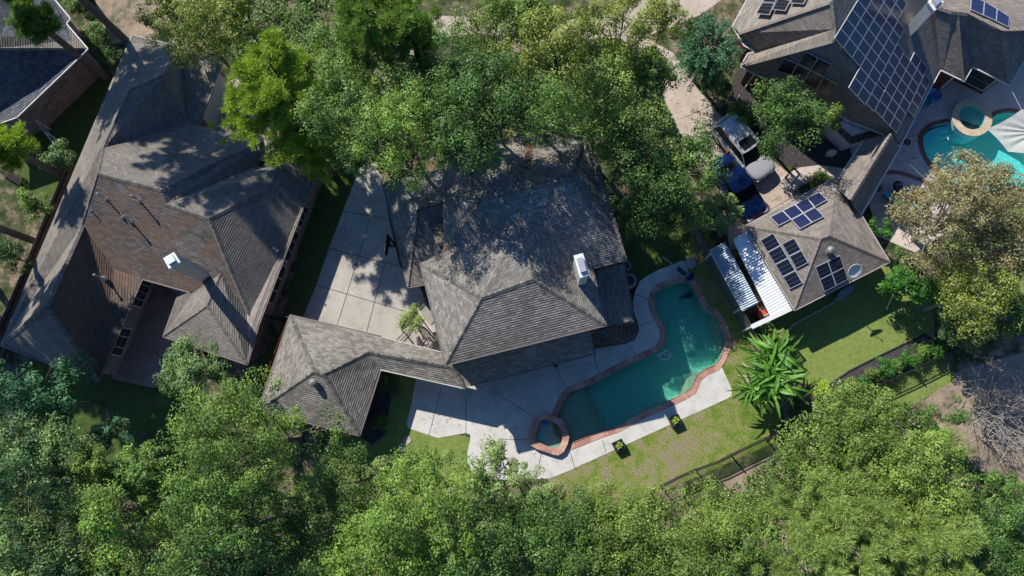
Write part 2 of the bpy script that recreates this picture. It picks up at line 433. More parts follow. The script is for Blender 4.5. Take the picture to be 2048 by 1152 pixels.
# ---------------- left house (A)
ZA = 2.8
A = empty('ranch_house', P(300, 430, 0), 'sprawling one storey brick house with steep needle littered roofs, left of the concrete driveway', 'house')
wl = PL((258, 87), (5, 685), ZA, .84, (300, 350))
V = {}
def E(n, x, y, z=ZA): V[n] = P(x, y, z)
E('a', 258, 87); E('b', 5, 685); E('tl', 265, 71); E('tv', 333, 88); E('tg', 355, 80); E('tr', 443, 120); E('g1', 397, 247)
E('d1', 373, 243); E('d2', 435, 262); E('e0', 442, 253); E('e1', 523, 275); E('f1', 527, 297); E('f2', 515, 332)
E('h0', 567, 302); E('h1', 637, 328); E('h2', 515, 651); E('s1', 493, 727); E('s2', 328, 672); E('s3', 355, 597)
E('c1', 387, 585); E('c2', 230, 540); E('c3', 283, 556); E('w1', 195, 762); E('w2', 2, 690)
V['r1'] = RP(260, 180, wl); V['r2'] = RP(208, 295, wl); V['r3'] = RP(197, 347, wl); RZ = V['r3'].z
def fitpl(a, b_, ze, inside, p, zt):
    lo, hi = .2, 3.0
    for _ in range(40):
        s = (lo+hi)/2
        if RP(p[0], p[1], PL(a, b_, ze, s, inside)).z < zt: lo = s
        else: hi = s
    return PL(a, b_, ze, s, inside)
pm = fitpl((230, 540), (387, 585), ZA, (300, 430), (197, 347), RZ)
for k_, x_, y_ in (('k1', 323, 380), ('k2', 333, 408), ('k3', 417, 437), ('m1', 442, 547), ('m3', 507, 651)): V[k_] = RP(x_, y_, pm)
V['k1'].z = V['k1'].z; V['wr1'] = RP(93, 612, wl)
V['wr0'] = RP(165, 450, pm); V['wr0b'] = RP(228, 538, pm)
pd = fitpl((373, 243), (435, 262), ZA, (330, 350), (323, 380), V['k1'].z)
pH = fitpl((637, 328), (515, 651), ZA, (450, 450), (417, 437), V['k3'].z)
V['x1'] = RP(443, 320, pd); E('x2', 524, 287, ZA+.15); E('dv', 436, 259, ZA)
V['r1b'] = RP(327, 151, PL((265, 71), (333, 88), ZA, .85, (300, 160)))
E('gv1', 528, 335, ZA+.2); V['gp'] = RP(536, 378, pH); V['gq'] = RP(553, 340, pH); E('gt', 545, 302, ZA); V['h0r'] = RP(567, 303, pH); V['h0'] = V['h0r'].copy()
V['m2'] = P(415, 612, V['m1'].z-.1); print('RZ', RZ, 'k3', V['k3'].z, 'm1', V['m1'].z, 'gp', V['gp'].z, 'h0r', V['h0r'].z)
fs = [(0, ['a', 'r1', 'r2', 'r3', 'wr0', 'wr1', 'b']), (0, ['tl', 'tv', 'r1b', 'r1', 'a']), (0, ['tv', 'tg', 'r1b']),
      (0, ['tg', 'tr', 'g1', 'd1', 'r2', 'r1', 'r1b']), (0, ['r2', 'd1', 'd2', 'x1', 'k1', 'r3']), (0, ['e0', 'e1', 'x2', 'x1', 'd2']),
      (0, ['k1', 'x1', 'x2', 'f1', 'f2', 'k2']), (0, ['k2', 'f2', 'gv1', 'gt', 'h0r', 'gq', 'gp', 'k3']),
      (0, ['k3', 'gp', 'gq', 'h0r', 'h1', 'h2', 'm3']), (1, ['r3', 'k1', 'k2', 'k3', 'm3', 'm1', 'c1', 'c3', 'wr0b', 'wr0']),
      (2, ['wr0', 'wr0b', 'c3', 'w1', 'wr1']), (0, ['wr1', 'w1', 'w2', 'b']), (0, ['m1', 'm2', 's1', 'h2', 'm3']), (0, ['m1', 'm2', 's2', 's3', 'c1']),
      (0, ['m2', 's1', 's2'])]
M['shAn'] = shingle('shingles with light needle litter', (.15, .135, .125), litter=.25, hue=(.12, .10, .085), var=.35)
ra = roof(A, V, fs, [M['shA'], M['shAn'], M['shAl']])
caps(ra, V, [('r3', 'k1'), ('k2', 'k3'), ('k3', 'm3'), ('k1', 'x1'), ('x1', 'x2'), ('r1', 'r2'), ('r2', 'r3'), ('r3', 'wr0'), ('wr0', 'wr1'), ('wr1', 'w1'), ('wr1', 'b'), ('m1', 'm2'), ('m2', 's1'), ('m2', 's2'), ('k3', 'gp'), ('gp', 'gq'), ('gq', 'h0r'), ('r1b', 'tg'), ('r1', 'r1b')])
oA = [V[k] for k in ['a', 'tl', 'tv', 'tg', 'tr', 'g1', 'd1', 'd2', 'e0', 'e1', 'f1', 'f2', 'gt', 'h1', 'h2', 's1', 's2', 's3', 'c1', 'c3', 'w1', 'w2', 'b']]
oA = plan(oA, ZA); eaves(A, oA, ZA, 'guttd'); walls(A, oA, 0, ZA-.2, M['brickA'], .38)
ins = inset(oA, .38)
def ww(i, z=0): return Vector((ins[i].x, ins[i].y, z))
for (x, y, w) in ((604, 433, 1.3), (582, 492, 1.9), (556, 570, 2.4)):
    a, b = ww(14), ww(13); c = wallhit(x, y, a, b); c.z = 1.5; window(A, c, a-b if 0 else b-a, w, 1.1, 3)
for (x, y, w) in ((283, 568, .9), (272, 596, .9), (243, 672, 1.0), (233, 693, 1.0)):
    a, b = ww(20), ww(19); c = wallhit(x, y, a, b); c.z = 1.5; window(A, c, b-a, w, 1.2, 2)
gd = MB(); a, b = ww(5), ww(4); d = (b-a).normalized(); n = Vector((d.y, -d.x, 0)); L = (b-a).length
gd.box((a+b)/2+n*.03+Vector((0, 0, 1.2)), d, (L-.5, .05, 2.4)); gd.build('garage_door', M['cream'], A)
# chimney on it
def chimney(name, top, zt, zb, capz, label, root, mat='cream'):
    t = [P(x, y, zt) for x, y in top]; c = sum(t, Vector())/4
    m = MB(); q = [c+(p-c)*.9 for p in t]; m.prism(q, zb, zt-.12); s = m.build('chimney', M[mat], root)
    if label: s['label'] = label
    k = MB(); k.prism(t, zt-.12, zt); k.build('chimney_cap', M['white'], s)
    f = MB(); e = (t[1]-t[0]); ax = (t[2]-t[1])
    hood = [c+(p-c)*.62 for p in t]
    f.prism(hood, zt, zt+.22); f.build('flue', M['metal'], s); return s
ca = chimney('chimney', [(326, 516), (348, 504), (361, 524), (338, 538)], 7.5, 3.2, .1, None, A)
vg = ''; VR[0] = A
for i, (x, y, k, l) in enumerate(((183, 421, 'pipe', 'short vent pipe nearest the hip on the brown littered slope'), (213, 397, 'tall', 'tall vent pipe, leftmost of the two tall ones on the brown slope'),
        (279, 401, 'tall', 'tall vent pipe nearest the ridge corner on the brown slope'), (250, 432, 'pipe', 'short vent pipe of the close pair in the middle of the brown slope'), (262, 442, 'tall', 'taller vent pipe of the close pair in the middle of the brown slope'))):
    vent(x, y, pm, k, l, vg)
vent(206, 556, plane3(V['wr0'], V['c3'], V['w1']), 'tall', 'vent pipe alone in the rusty needle litter of the west wing', vg)
vent(155, 375, wl, 'pipe', 'small white capped vent on the pale left slope of the left house', vg)
vent(209, 259, wl, 'pipe', 'vent in the needle shade high on the pale left slope', vg); vent(209, 240, wl, 'pipe', 'topmost small vent on the pale left slope', vg)
vent(553, 500, plane3(V['k3'], V['h1'], V['h2']), 'pipe', 'lone white vent on the near black right slope of the left house', vg)

# ---------------- top left house (D)
ZD = 3.3
D = empty('slate_roof_house', P(30, 150, 0), 'house corner with blue grey roof and long rose brick wall at the top left', 'house')
V = {}
def E(n, x, y, z=ZD): V[n] = P(x, y, z)
E('a', -60, 265, ZD); E('a2', 32, 233); E('b', 152, 118); E('c', 173, 97); E('d', 130, 47); E('e', 138, 37); E('f', 100, -10); E('g', 60, -60)
E('r0', 0, 97, 5.6); E('r1', 165, 97, ZD+.1); E('q0', 0, 72, 5.5); E('q1', 143, 80, ZD+.2); E('o', -60, 97, 5.9); E('p', -60, 72, 5.9); E('t', -60, -60, 6)
E('r0', -5, 97, 5.4); E('w0', -60, -60, ZD)
fs = [(0, ['a2', 'b', 'c', 'r1', 'r0', 'o', 'a']), (1, ['c', 'r1', 'r0', 'o', 'p', 'q0', 'q1', 'd']), (0, ['q1', 'q0', 'p', 't', 'g', 'f', 'e', 'd'])]
rd = roof(D, V, fs, [M['shD'], M['shA']])
caps(rd, V, [('r1', 'r0')])
oD = plan([V[k] for k in ['a', 'a2', 'b', 'c', 'd', 'e', 'f', 'g', 'w0']], ZD); eaves(D, oD, ZD, 'white'); walls(D, oD, 0, ZD-.2, M['brickA'], .45)

# ---------------- main house (B)
ZU = 5.9; ZL = 2.9
B = empty('grey_roof_house', P(1030, 560, 0), 'two storey house with grey hip roofs in the middle, between driveway and long pool', 'house')
V = {}
def E(n, x, y, z=ZU): V[n] = P(x, y, z)
E('p1', 842, 527); E('p2', 892, 728); E('p3', 1210, 649); E('p4', 1182, 535); E('p5', 1250, 518); E('p6', 1192, 312); E('p7', 1161, 279); E('p8', 1060, 268); E('p9', 960, 292); E('p10', 880, 318); E('p11', 905, 400); E('p12', 888, 503)
pf = PL((892, 728), (1210, 649), ZU, .5, (1000, 560)); pe = PL((1183, 533), (1250, 518), ZU, .5, (1050, 380))
V['f1'] = RP(964, 595, pf); V['f2'] = RP(1066, 558, pf); E('x0', 1039, 441, V['f2'].z)
V['u1'] = RP(1134, 359, pe); V['u2'] = RP(1043, 381, pe); V['u1'].z = V['u2'].z = (V['u1'].z+V['u2'].z)/2
uz = V['u1'].z
E('u1', 1138, 355, uz); E('u2', 1043, 381, uz); V['vl'] = P(1150, 504, ZU+.5); E('n1', 1005, 320, uz-.6); E('n2', 1062, 290, ZU+.3)
E('m1', 960, 405, uz-.5); E('m2', 935, 330, ZU+.6)
_pw = PL((767, 368), (817, 573), ZL, .85, (900, 450)); WR = RP(838, 418, _pw).z
E('p10', 885, 330, ZU-.6); E('p11', 925, 396, WR+.1); E('p11b', 919, 461, WR-.2); E('p12', 888, 503, ZU); print('WR', WR)
fs = [(0, ['p2', 'p3', 'f2', 'f1']), (0, ['p2', 'f1', 'p1']), (0, ['p1', 'f1', 'f2', 'x0', 'p12']), (0, ['f2', 'p3', 'p4', 'vl', 'x0']),
      (0, ['u2', 'u1', 'p5', 'p4', 'vl', 'x0']), (0, ['u1', 'p5', 'p6', 'p7']), (0, ['u2', 'u1', 'p7', 'p8', 'n2']),
      (0, ['u2', 'n2', 'p8', 'p9', 'n1']), (0, ['u2', 'n1', 'p9', 'm2', 'm1']), (0, ['x0', 'u2', 'm1', 'p12']), (0, ['m1', 'm2', 'p10', 'p11', 'p11b', 'p12']), (0, ['m2', 'p9', 'p10'])]
rb = roof(B, V, fs, [M['shB']])
caps(rb, V, [('f1', 'f2'), ('f2', 'x0'), ('f2', 'p3'), ('f1', 'p2'), ('f1', 'p1'), ('u1', 'u2'), ('u1', 'p5'), ('u1', 'p7'), ('u2', 'n1'), ('m1', 'm2')], 'ridgeB', .17)
oB = plan([V['p%d' % i] for i in range(1, 10)]+[P(965, 340, ZU), P(975, 420, ZU), P(915, 530, ZU)], ZU); eaves(B, oB, ZU, 'guttd'); walls(B, oB, 0, ZU-.2, M['brickB'], .22)  # upper walls set further out to block a sun streak on the deck
# lower roofs
pw = PL((767, 368), (817, 573), ZL, .85, (900, 450))
V['w0'] = P(767, 368, ZL); V['w1'] = P(817, 573, ZL); V['w2'] = P(850, 567, ZL); V['w3'] = RP(838, 418, pw); V['w4'] = P(925, 395, V['w3'].z); V['w5'] = P(888, 507, ZU-.9); V['w8'] = P(920, 462, V['w3'].z-.35); V['w6'] = P(930, 330, ZL); V['w7'] = P(875, 560, ZL+.1)
V['s1'] = P(897, 724, 4.5); V['s2'] = P(942, 769, ZL); V['s3'] = P(1188, 706, ZL); V['s4'] = P(1180, 655, 4.2)  # first corner raised and shifted to close the gap letting sun through
V['t1'] = P(1178, 545, 3.7); V['t2'] = P(1248, 527, ZL); V['t3'] = P(1265, 641, ZL); V['t4'] = P(1205, 657, 3.5)
fs = [(0, ['w0', 'w3', 'w1']), (0, ['w1', 'w2', 'w7', 'w5', 'w8', 'w4', 'w3']), (0, ['w0', 'w6', 'w4', 'w3']), (0, ['s1', 's2', 's3', 's4']), (0, ['t1', 't2', 't3', 't4'])]
r2 = roof(B, V, fs, [M['shB']], 'lower_roof'); caps(r2, V, [('w3', 'w1'), ('w3', 'w4')], 'ridgeB')
ow = plan([V[k] for k in ['w0', 'w1', 'w2', 'w7', 'w5', 'w4', 'w6']], ZL); eaves(B, ow, ZL, 'guttd'); walls(B, ow, 0, ZL-.2, M['brickB'], .4)
for ks in (['s1', 's2', 's3', 's4'], ['t1', 't2', 't3', 't4']):
    o_ = plan([V[k] for k in ks], ZL); eaves(B, o_, ZL, 'guttd'); walls(B, o_, 0, ZL-.2, M['brickB'], .35)
chimney('chimney', [(1147, 511), (1166, 506), (1179, 550), (1160, 556)], 9.0, 5.0, .1, None, B, 'white')
pu = plane3(V['u2'], V['u1'], V['p5']); VR[0] = B
for x, y, l in ((1003, 401, 'squat round vent in the shade, leftmost on the grey house upper slope'), (1061, 402, 'squat round vent in the shade, second along the grey house upper slope'), (1127, 377, 'squat round vent nearest the top right hip of the grey house')):
    vent(x, y, pu, 'pipe', l, 'round vents on the grey house roof')
def litter(root, pts, seed, n=260, sp=.16, pl=None, name='needle_litter'):
    # needles gathered in a roof valley: many thin slivers lying on the shingles
    rr = random.Random(seed); mb = MB(); A_, B_ = pts
    for i in range(n):
        t = rr.random(); p = A_.lerp(B_, t)+Vector((rr.gauss(0, sp), rr.gauss(0, sp), 0)); a = rr.random()*3.14; L = .06+.06*rr.random(); d = Vector((math.cos(a), math.sin(a), 0))*L; s = Vector((-d.y, d.x, 0))*.16; z = Vector((0, 0, .07+.05*rr.random()))
        mb.face([p-d-s+z, p+d-s+z, p+d+s+z, p-d+s+z])
    mb.build(name, plain('rusty needles', (.22, .11, .055), .95, var=.4), root)['kind'] = 'stuff'
litter(rb, (V['n2'].lerp(V['p8'], .8), V['u2'].lerp(V['n2'], .45)), 4, 170, .12)
litter(rb, (V['p12'], V['m1']), 6, 60, .08)
# breezeway + garage (C)
ZC = 2.7
C_ = empty('detached_garage', P(650, 740, 0), 'garage with plain grey hip roof at the lower end of the concrete driveway', 'garage')
V = {}
def E(n, x, y, z=ZC): V[n] = P(x, y, z)
E('a', 581, 632); E('b', 790, 682); E('c', 760, 738); E('d', 718, 869); E('e', 518, 820); E('b2', 759, 675)
pc = PL((581, 632), (882, 704), ZC, .55, (650, 760))
V['r1'] = RP(629, 743, pc); V['r2'] = RP(647, 749, pc); V['r2'].z = V['r1'].z; V['v'] = P(738, 704, 4.1); E('bb', 760, 674)
V['v'] = RP(738, 704, pc)
fs = [(0, ['a', 'bb', 'v', 'r2', 'r1']), (0, ['a', 'r1', 'e']), (0, ['r1', 'r2', 'd', 'e']), (0, ['r2', 'v', 'c', 'd'])]
rc = roof(C_, V, fs, [M['shB']]); caps(rc, V, [('r1', 'a'), ('r1', 'r2'), ('r2', 'd'), ('r2', 'v'), ('r1', 'e')], 'ridgeB')
oc = plan([V[k] for k in ['a', 'bb', 'c', 'd', 'e']], ZC); eaves(C_, oc, ZC, 'guttd'); walls(C_, oc, 0, ZC-.2, M['brickB'], .4)
K = empty('breezeway', P(850, 725, 0), 'narrow shingled breezeway roof joining the garage to the grey two storey house', 'breezeway')
V['b0'] = V['bb']+Vector((.005, 0, 0)); V['v0'] = V['v'].copy(); V['c0'] = V['c'].copy()
E('k1', 900, 709); E('k2', 950, 767); E('k3', 930, 776); V['kr'] = P(905, 734, V['v'].z-.05)  # end extended unseen under the lower roof to block a streak of sun
fs = [(0, ['b0', 'k1', 'kr', 'v0']), (0, ['v0', 'kr', 'k3', 'c0']), (0, ['kr', 'k1', 'k2', 'k3'])]
rk = roof(K, V, fs, [M['shB']]); caps(rk, V, [('v0', 'kr'), ('kr', 'k3')], 'ridgeB')
mb = MB(); a = V['c0']; b = V['k3']; mb.bar(a+Vector((0, 0, -.12)), b+Vector((0, 0, -.12)), .14, .24); a = V['b0']; b = V['k1']; mb.bar(a+Vector((0, 0, -.12)), b+Vector((0, 0, -.12)), .1, .2); mb.build('beam', M['cream'], K)
for x, y in ((800, 690), (870, 707), (800, 742), (860, 757), (915, 768)):
    p = P(x, y, ZC-.25); mb = MB(); mb.prism([p+Vector((sx*.09, sy*.09, 0)) for sx, sy in ((-1, -1), (1, -1), (1, 1), (-1, 1))], 0, ZC-.24); mb.build('post', M['cream'], K)
VR[0] = C_; vent(630, 766, plane3(V['r1'], V['r2'], V['d']), 'dome', 'large mushroom shaped vent on the garage roof beside the bright green tree', None)

# ---------------- right house (E)
ZE = 2.9
H5 = empty('solar_roof_house', P(1750, 130, 0), 'tan shingled house covered with blue solar panels at the top right', 'house')
V = {}
def E(n, x, y, z=ZE): V[n] = P(x, y, z)
E('a0', 1495, 0); E('a00', 1530, -70); E('a1', 1467, 52); E('a2', 1490, 90); E('a3', 1517, 103); E('b1', 1497, 108); E('b2', 1483, 132); E('b3', 1705, 242); E('b4', 1765, 266)
E('g1', 1800, 290); E('g2', 1880, 138); E('g3', 1886, 140); E('g4', 1928, 160); E('g5', 1945, 131); E('g6', 2020, 168); E('g7', 2052, 112); E('g8', 2100, 30); E('g9', 2100, -70)
pE = PL((1880, 138), (1800, 290), ZE, .85, (1700, 150))
V['h1'] = RP(1665, 2, pE); V['h2'] = RP(1671, 58, pE); V['h3'] = RP(1669, 80, pE); V['h0'] = RP(1720, -110, pE)
pa = PL((1467, 52), (1495, 0), ZE, .6, (1600, 0)); V['q1'] = RP(1478, 66, pa); E('q2', 1502, 125, ZE+.9); V['q2'] = RP(1492, 128, plane3(V['b2'], V['h3'], V['b3']))
V['top'] = P(1780, -110, V['h1'].z)
V['vtE'] = RP(1868, 15, pE); V['topE'] = RP(1960, -130, pE); E('z0', 1905, 24, 5.6); E('z1', 1916, 25, 5.6); E('z2', 1935, 27, 5.6); E('z3', 2005, 62, 5.6); E('z4', 2013, 61, 5.6); E('z5', 2100, 60, 5.5)
E('y1', 1990, -30); plT = plane3(V['z0'], V['z4'], V['g9']); V['vt'] = RP(1868, 12, plT); V['vt2'] = RP(1905, -60, plT); V['z5'] = RP(2100, 60, plT); V['z2'] = RP(1935, 27, plT); V['z1'] = RP(1916, 25, plT); V['z3'] = RP(2005, 62, plT); print('vt', V['vt'].z, V['vt2'].z, V['h1'].z)
fs = [(0, ['a00', 'a0', 'a1', 'q1', 'h1', 'h0']), (0, ['q1', 'h1', 'h2', 'a3', 'a2', 'a1']), (0, ['a3', 'h2', 'h3', 'q2', 'b2', 'b1']), (0, ['b2', 'q2', 'h3', 'b3']),
      (0, ['h3', 'g1', 'g2', 'vtE', 'topE', 'h0', 'h1', 'h2']), (0, ['h3', 'b3', 'b4', 'g1']), (0, ['vt', 'g2', 'g3', 'g4', 'z1', 'z0']), (0, ['z1', 'g4', 'g5', 'z2']),
      (0, ['z2', 'z3', 'g6', 'g5']), (0, ['z4', 'z3', 'g6', 'g7', 'g8', 'z5']), (0, ['vt', 'z0', 'z1', 'z2', 'z3', 'z4', 'z5', 'g9', 'vt2'])]
rE = roof(H5, V, fs, [M['shE']]); caps(rE, V, [('q1', 'h1'), ('q2', 'h3'), ('h1', 'h2'), ('h2', 'h3'), ('h3', 'b3'), ('z1', 'z2'), ('z3', 'g6'), ('z0', 'z1'), ('vt', 'z0'), ('z1', 'g4')], 'shE')
oE = plan([V[k] for k in ['a00', 'a0', 'a1', 'a2', 'a3', 'b1', 'b2', 'b3', 'b4', 'g1', 'g2', 'g3', 'g4', 'g5', 'g6', 'g7', 'g8', 'g9']], ZE)
eaves(H5, oE, ZE, 'white'); wE = walls(H5, oE, 0, ZE-.2, M['brickE'], .45)
iE = inset(oE, .45)
def we(i): return Vector((iE[i].x, iE[i].y, 0))
# pale siding with two windows facing the garden court
a, b = we(6), we(7); d = (b-a).normalized(); n = Vector((d.y, -d.x, 0)); L = (b-a).length
mb = MB(); c = b-d*L*.16; mb.box(Vector((c.x, c.y, 1.3))+n*.02, d, (L*.32, .05, 2.6)); mb.build('siding', M['white'], H5)
BW = empty('bay_room', P(1680, 285, 0), 'pale low room with two dark windows in the garden court below the solar roof', 'room')
bp = px_poly([(1640, 262), (1652, 250), (1745, 260), (1735, 285), (1680, 302)]); mb = MB(); mb.prism(bp, 0, 1.9); mb.build('wall', M['white'], BW)
mb = MB(); mb.prism(inset(bp, -.25), 1.9, 2.05); mb.build('roof', M['shE'], BW)
bq = px_poly([(1672, 250), (1700, 238), (1768, 256), (1722, 268), (1703, 274)], 1.9); mb = MB(); mb.prism(bq, 2.05, 2.35); mb.build('upper_wall', M['white'], BW)
a, b = bp[0], bp[4]
for k in (.28, .7):
    c = a.lerp(b, k); c.z = 1.05; window(BW, c, (b-a) if area(bp) > 0 else (a-b), .75, 1.0, 2, 'white')
for i, (k0, w) in enumerate(((12, .45), (13, .35), (13, .7))):
    a, b = we(k0), we(k0+1); 
    c = a.lerp(b, .5 if i == 0 else (.3 if i == 1 else .72)); c.z = 1.35; window(H5, c, (b-a) if area(oE) > 0 else (a-b), 1.0, 1.6, 1, 'white')
# chimney
chimney('chimney', [(1855, 3), (1874, -14), (1888, 4), (1869, 22)], 8.4, 3.5, .1, None, H5, 'white')
# breezeway of E
ZB = 2.6
K2 = empty('garden_breezeway', P(1740, 330, 0), 'slim shingled breezeway with white gutter between the solar house and its garage', 'breezeway')
E('m1', 1729, 281, ZB); E('m2', 1668, 372, ZB); E('m3', 1782, 268, 3.9); E('m4', 1700, 400, 3.9); E('m5', 1800, 292, ZB); E('m6', 1719, 432, ZB); E('m7', 1700, 330, 3)
rk = roof(K2, V, [(0, ['m1', 'm3', 'm4', 'm2']), (0, ['m3', 'm5', 'm6', 'm4'])], [M['shE']]); caps(rk, V, [('m3', 'm4')], 'shE')
mb = MB(); mb.bar(V['m5']+Vector((.05, 0, -.06)), V['m6']+Vector((.05, 0, -.06)), .13, .12); mb.bar(V['m1']+Vector((-.05, 0, -.06)), V['m2']+Vector((-.05, 0, -.06)), .08, .1); mb.build('gutter', M['white'], K2)
for t in (.05, .5, .95):
    p = V['m5'].lerp(V['m6'], t)+Vector((-.3, 0, 0)); mb = MB(); mb.prism([p+Vector((sx*.09, sy*.09, 0)) for sx, sy in ((-1, -1), (1, -1), (1, 1), (-1, 1))], 0, ZB-.1); mb.build('post', M['white'], K2)
# garage of E (F)
ZF = 2.7
G = empty('solar_roof_garage', P(1640, 490, 0), 'tan hip roofed garage with three groups of solar panels, beside the two metal carports', 'garage')
E('a', 1492, 453, ZF); E('b', 1675, 355, ZF); E('c', 1723, 433, ZF); E('d', 1777, 523, ZF); E('e', 1590, 618, ZF)
pg = PL((1777, 523), (1590, 618), ZF, .5, (1640, 470)); V['p1'] = RP(1642, 478, pg); V['p2'] = RP(1658, 472, pg); V['p2'].z = V['p1'].z
fs = [(0, ['a', 'b', 'p2', 'p1']), (0, ['b', 'c', 'd', 'p2']), (0, ['p1', 'p2', 'd', 'e']), (0, ['a', 'p1', 'e'])]
rg = roof(G, V, fs, [M['shE']]); caps(rg, V, [('a', 'p1'), ('p1', 'p2'), ('p2', 'd'), ('p1', 'e')], 'shE')
oG = plan([V[k] for k in 'abcde'], ZF); eaves(G, oG, ZF, 'gutter'); walls(G, oG, 0, ZF-.2, M['brickE'], .4)
plN = plane3(V['a'], V['b'], V['p1']); plW = plane3(V['a'], V['p1'], V['e']); plS = plane3(V['p1'], V['d'], V['e']); plE = pE
plD = plane3(V['b2'], V['h3'], V['b3']); plA = plane3(V['a0'], V['a1'], V['h1']); pass
VR[0] = G; vent(1657, 503, plS, 'dome', 'round turbine vent near the peak of the solar garage roof', None)

# ---------------- solar panels
PR = [None]
def panel(q, mat, label, group):
    n = (q[1]-q[0]).cross(q[3]-q[0]).normalized()
    if n.z < 0: n = -n
    c = sum(q, Vector())/4; up = n*.03; mb = MB(); o = [c+(p-c)*.985 for p in q]; i_ = [c+(p-c)*.985-(p-c).normalized()*.035 for p in q]
    b = [p-n*.03 for p in o]
    for k in range(4):
        j = (k+1) % 4; f1 = [b[k], b[j], o[j]+up, o[k]+up]; mb.face(f1, 0); mb.face([o[k]+up, o[j]+up, i_[j]+up, i_[k]+up], 0)
    mb.face([p+up*.9 for p in i_], 1, [(0, 0), (1, 0), (1, 1), (0, 1)]); mb.face(b[::-1], 0)
    ob = mb.build('solar_panel', [M['frame'], mat], PR[0])
def homog(src, dst):
    A_ = []; b_ = []
    for (x, y), (u, v) in zip(src, dst):
        A_.append([x, y, 1, 0, 0, 0, -u*x, -u*y]); b_.append(u); A_.append([0, 0, 0, x, y, 1, -v*x, -v*y]); b_.append(v)
    h = np.linalg.solve(np.array(A_, float), np.array(b_, float))
    return lambda x, y: ((h[0]*x+h[1]*y+h[2])/(h[6]*x+h[7]*y+1), (h[3]*x+h[4]*y+h[5])/(h[6]*x+h[7]*y+1))
HM = homog([(0, 0), (0, 4), (5, 4), (5, -2)], [(168, 452), (445, 0), (888, 555), (532, 1240)])
cols = [(0, 0, 7), (1, 0, 7), (2, 0, 8), (3, -2, 9), (4, -2, 6), (5, -1.8, 2.2), (5, 2.45, 1.5), (6, -1.65, 4.35), (7, -1.65, 4.35), (8, -1.65, -.65), (8, 1.4, 4.4), (9, .6, 3.6)]
for k, j0, j1 in cols:
    pass
cols = [(0, [0, 1, 2, 3, 4, 5]), (1, [0, 1, 2, 3, 4, 5, 6]), (2, [0, 1, 2, 3, 4, 5, 6, 7]), (3, [-2, -1, 0, 1, 2, 3, 4, 5, 6, 7]), (4, [-2, -1, 0, 1, 2, 3, 4, 5]),
        (5, [-1.85, -.85, 1.45, 2.45, 3.45]), (5, [.6]), (6, [-1.7, -.7, .3, 1.3, 2.3, 3.3]), (7, [-1.7, -.7, .3, 1.3, 2.3, 3.3]), (8, [-1.7, .3, 1.3, 2.3, 3.3, 4.3, -.7]), (9, [.7, 1.7, 2.7]), (7, [4.35]), (9, [3.7])]
cols[9] = (8, [-1.7, -.7, .3, 1.3, 2.3, 3.3, 4.35])
PR[0] = H5
for k, js in cols:
    for j in js:
        if k == 5 and j == .6: j = .45
        q = []
        for (a_, b_) in ((0, 0), (1, 0), (1, 1), (0, 1)):
            x, y = HM(k+a_, j+b_); q.append(RP(1640+x/5.908, y/5.908, plE, .13))
        panel(q, M['solar'], 'blue panel of the large striped solar array on the steep slope of the top right house', 'panels of the large blue solar array')
def pgrid(pts, pl, mat, label, group, ox, oy, s):
    for quad in pts: panel([RP(ox+x/s, oy+y/s, pl, .13) for x, y in quad], mat, label, group)
PR[0] = G
pgrid([[(480, 403), (530, 457), (607, 418), (556, 365)], [(556, 365), (607, 418), (680, 380), (630, 328)], [(630, 328), (680, 380), (748, 344), (703, 290)], [(703, 290), (748, 344), (825, 300), (775, 252)],
       [(607, 420), (660, 476), (733, 437), (680, 381)], [(680, 381), (733, 437), (805, 400), (750, 345)]], plN, M['solar'], 'blue panel in the stepped group of six on the garage slope facing the driveway', 'six panels on the garage slope facing the driveway', 1380, 300, 3)
def lerpq(A0, A1, B0, B1, n):
    out = []
    for i in range(n):
        f = lambda a, b, t: (a[0]+(b[0]-a[0])*t, a[1]+(b[1]-a[1])*t)
        out.append([f(A0, A1, i/n), f(A0, A1, (i+1)/n), f(B0, B1, (i+1)/n), f(B0, B1, i/n)])
    return out
pgrid(lerpq((420, 541), (600, 835), (500, 496), (677, 797), 4)+lerpq((550, 563), (638, 713), (625, 525), (711, 675), 2), plW, M['solark'],
      'black panel of the six on the garage slope above the white corrugated roof', 'six black panels on the garage slope above the carports', 1380, 300, 3)
pgrid(lerpq((750, 702), (805, 852), (825, 667), (876, 813), 2)+lerpq((825, 667), (876, 813), (900, 630), (947, 775), 2), plS, M['solark'],
      'black panel of the four in a square beside the satellite dish', 'four panels beside the satellite dish', 1380, 300, 3)
PR[0] = H5
pgrid([[(810, 750), (895, 605), (1045, 680), (955, 822)], [(955, 822), (1045, 680), (1205, 755), (1110, 905)], [(555, 835), (640, 685), (795, 752), (727, 885)],
       [(727, 885), (800, 755), (952, 830), (865, 980)], [(865, 980), (952, 830), (1110, 905), (1020, 1060)], [(1020, 1060), (1110, 905), (1268, 992), (1170, 1140)]], plD, M['solark'],
      'black panel of the six half behind the round tree on the tan slope', 'six black panels above the round tree', 1460, 0, 5.908)
pgrid([[(308, 162), (385, 35), (530, 38), (465, 180)], [(385, 30), (460, -95), (600, -90), (530, 33)], [(500, 115), (570, -10), (720, 5), (655, 130)], [(712, 38), (790, -85), (940, -70), (868, 50)]], plA, M['solark'],
      'black panel dappled with shade on the top left slope of the solar house', 'dappled panels at the top edge', 1460, 0, 5.908)
pgrid([[(1062, 88), (1070, -30), (1185, 15), (1172, 135)], [(1175, 137), (1187, 15), (1297, 80), (1287, 187)], [(1288, 188), (1298, 80), (1408, 150), (1398, 242)]], plT, M['solar'],
      'blue panel in the row of three near the top right corner', 'row of three panels at the top right', 1700, 0, 4.414)
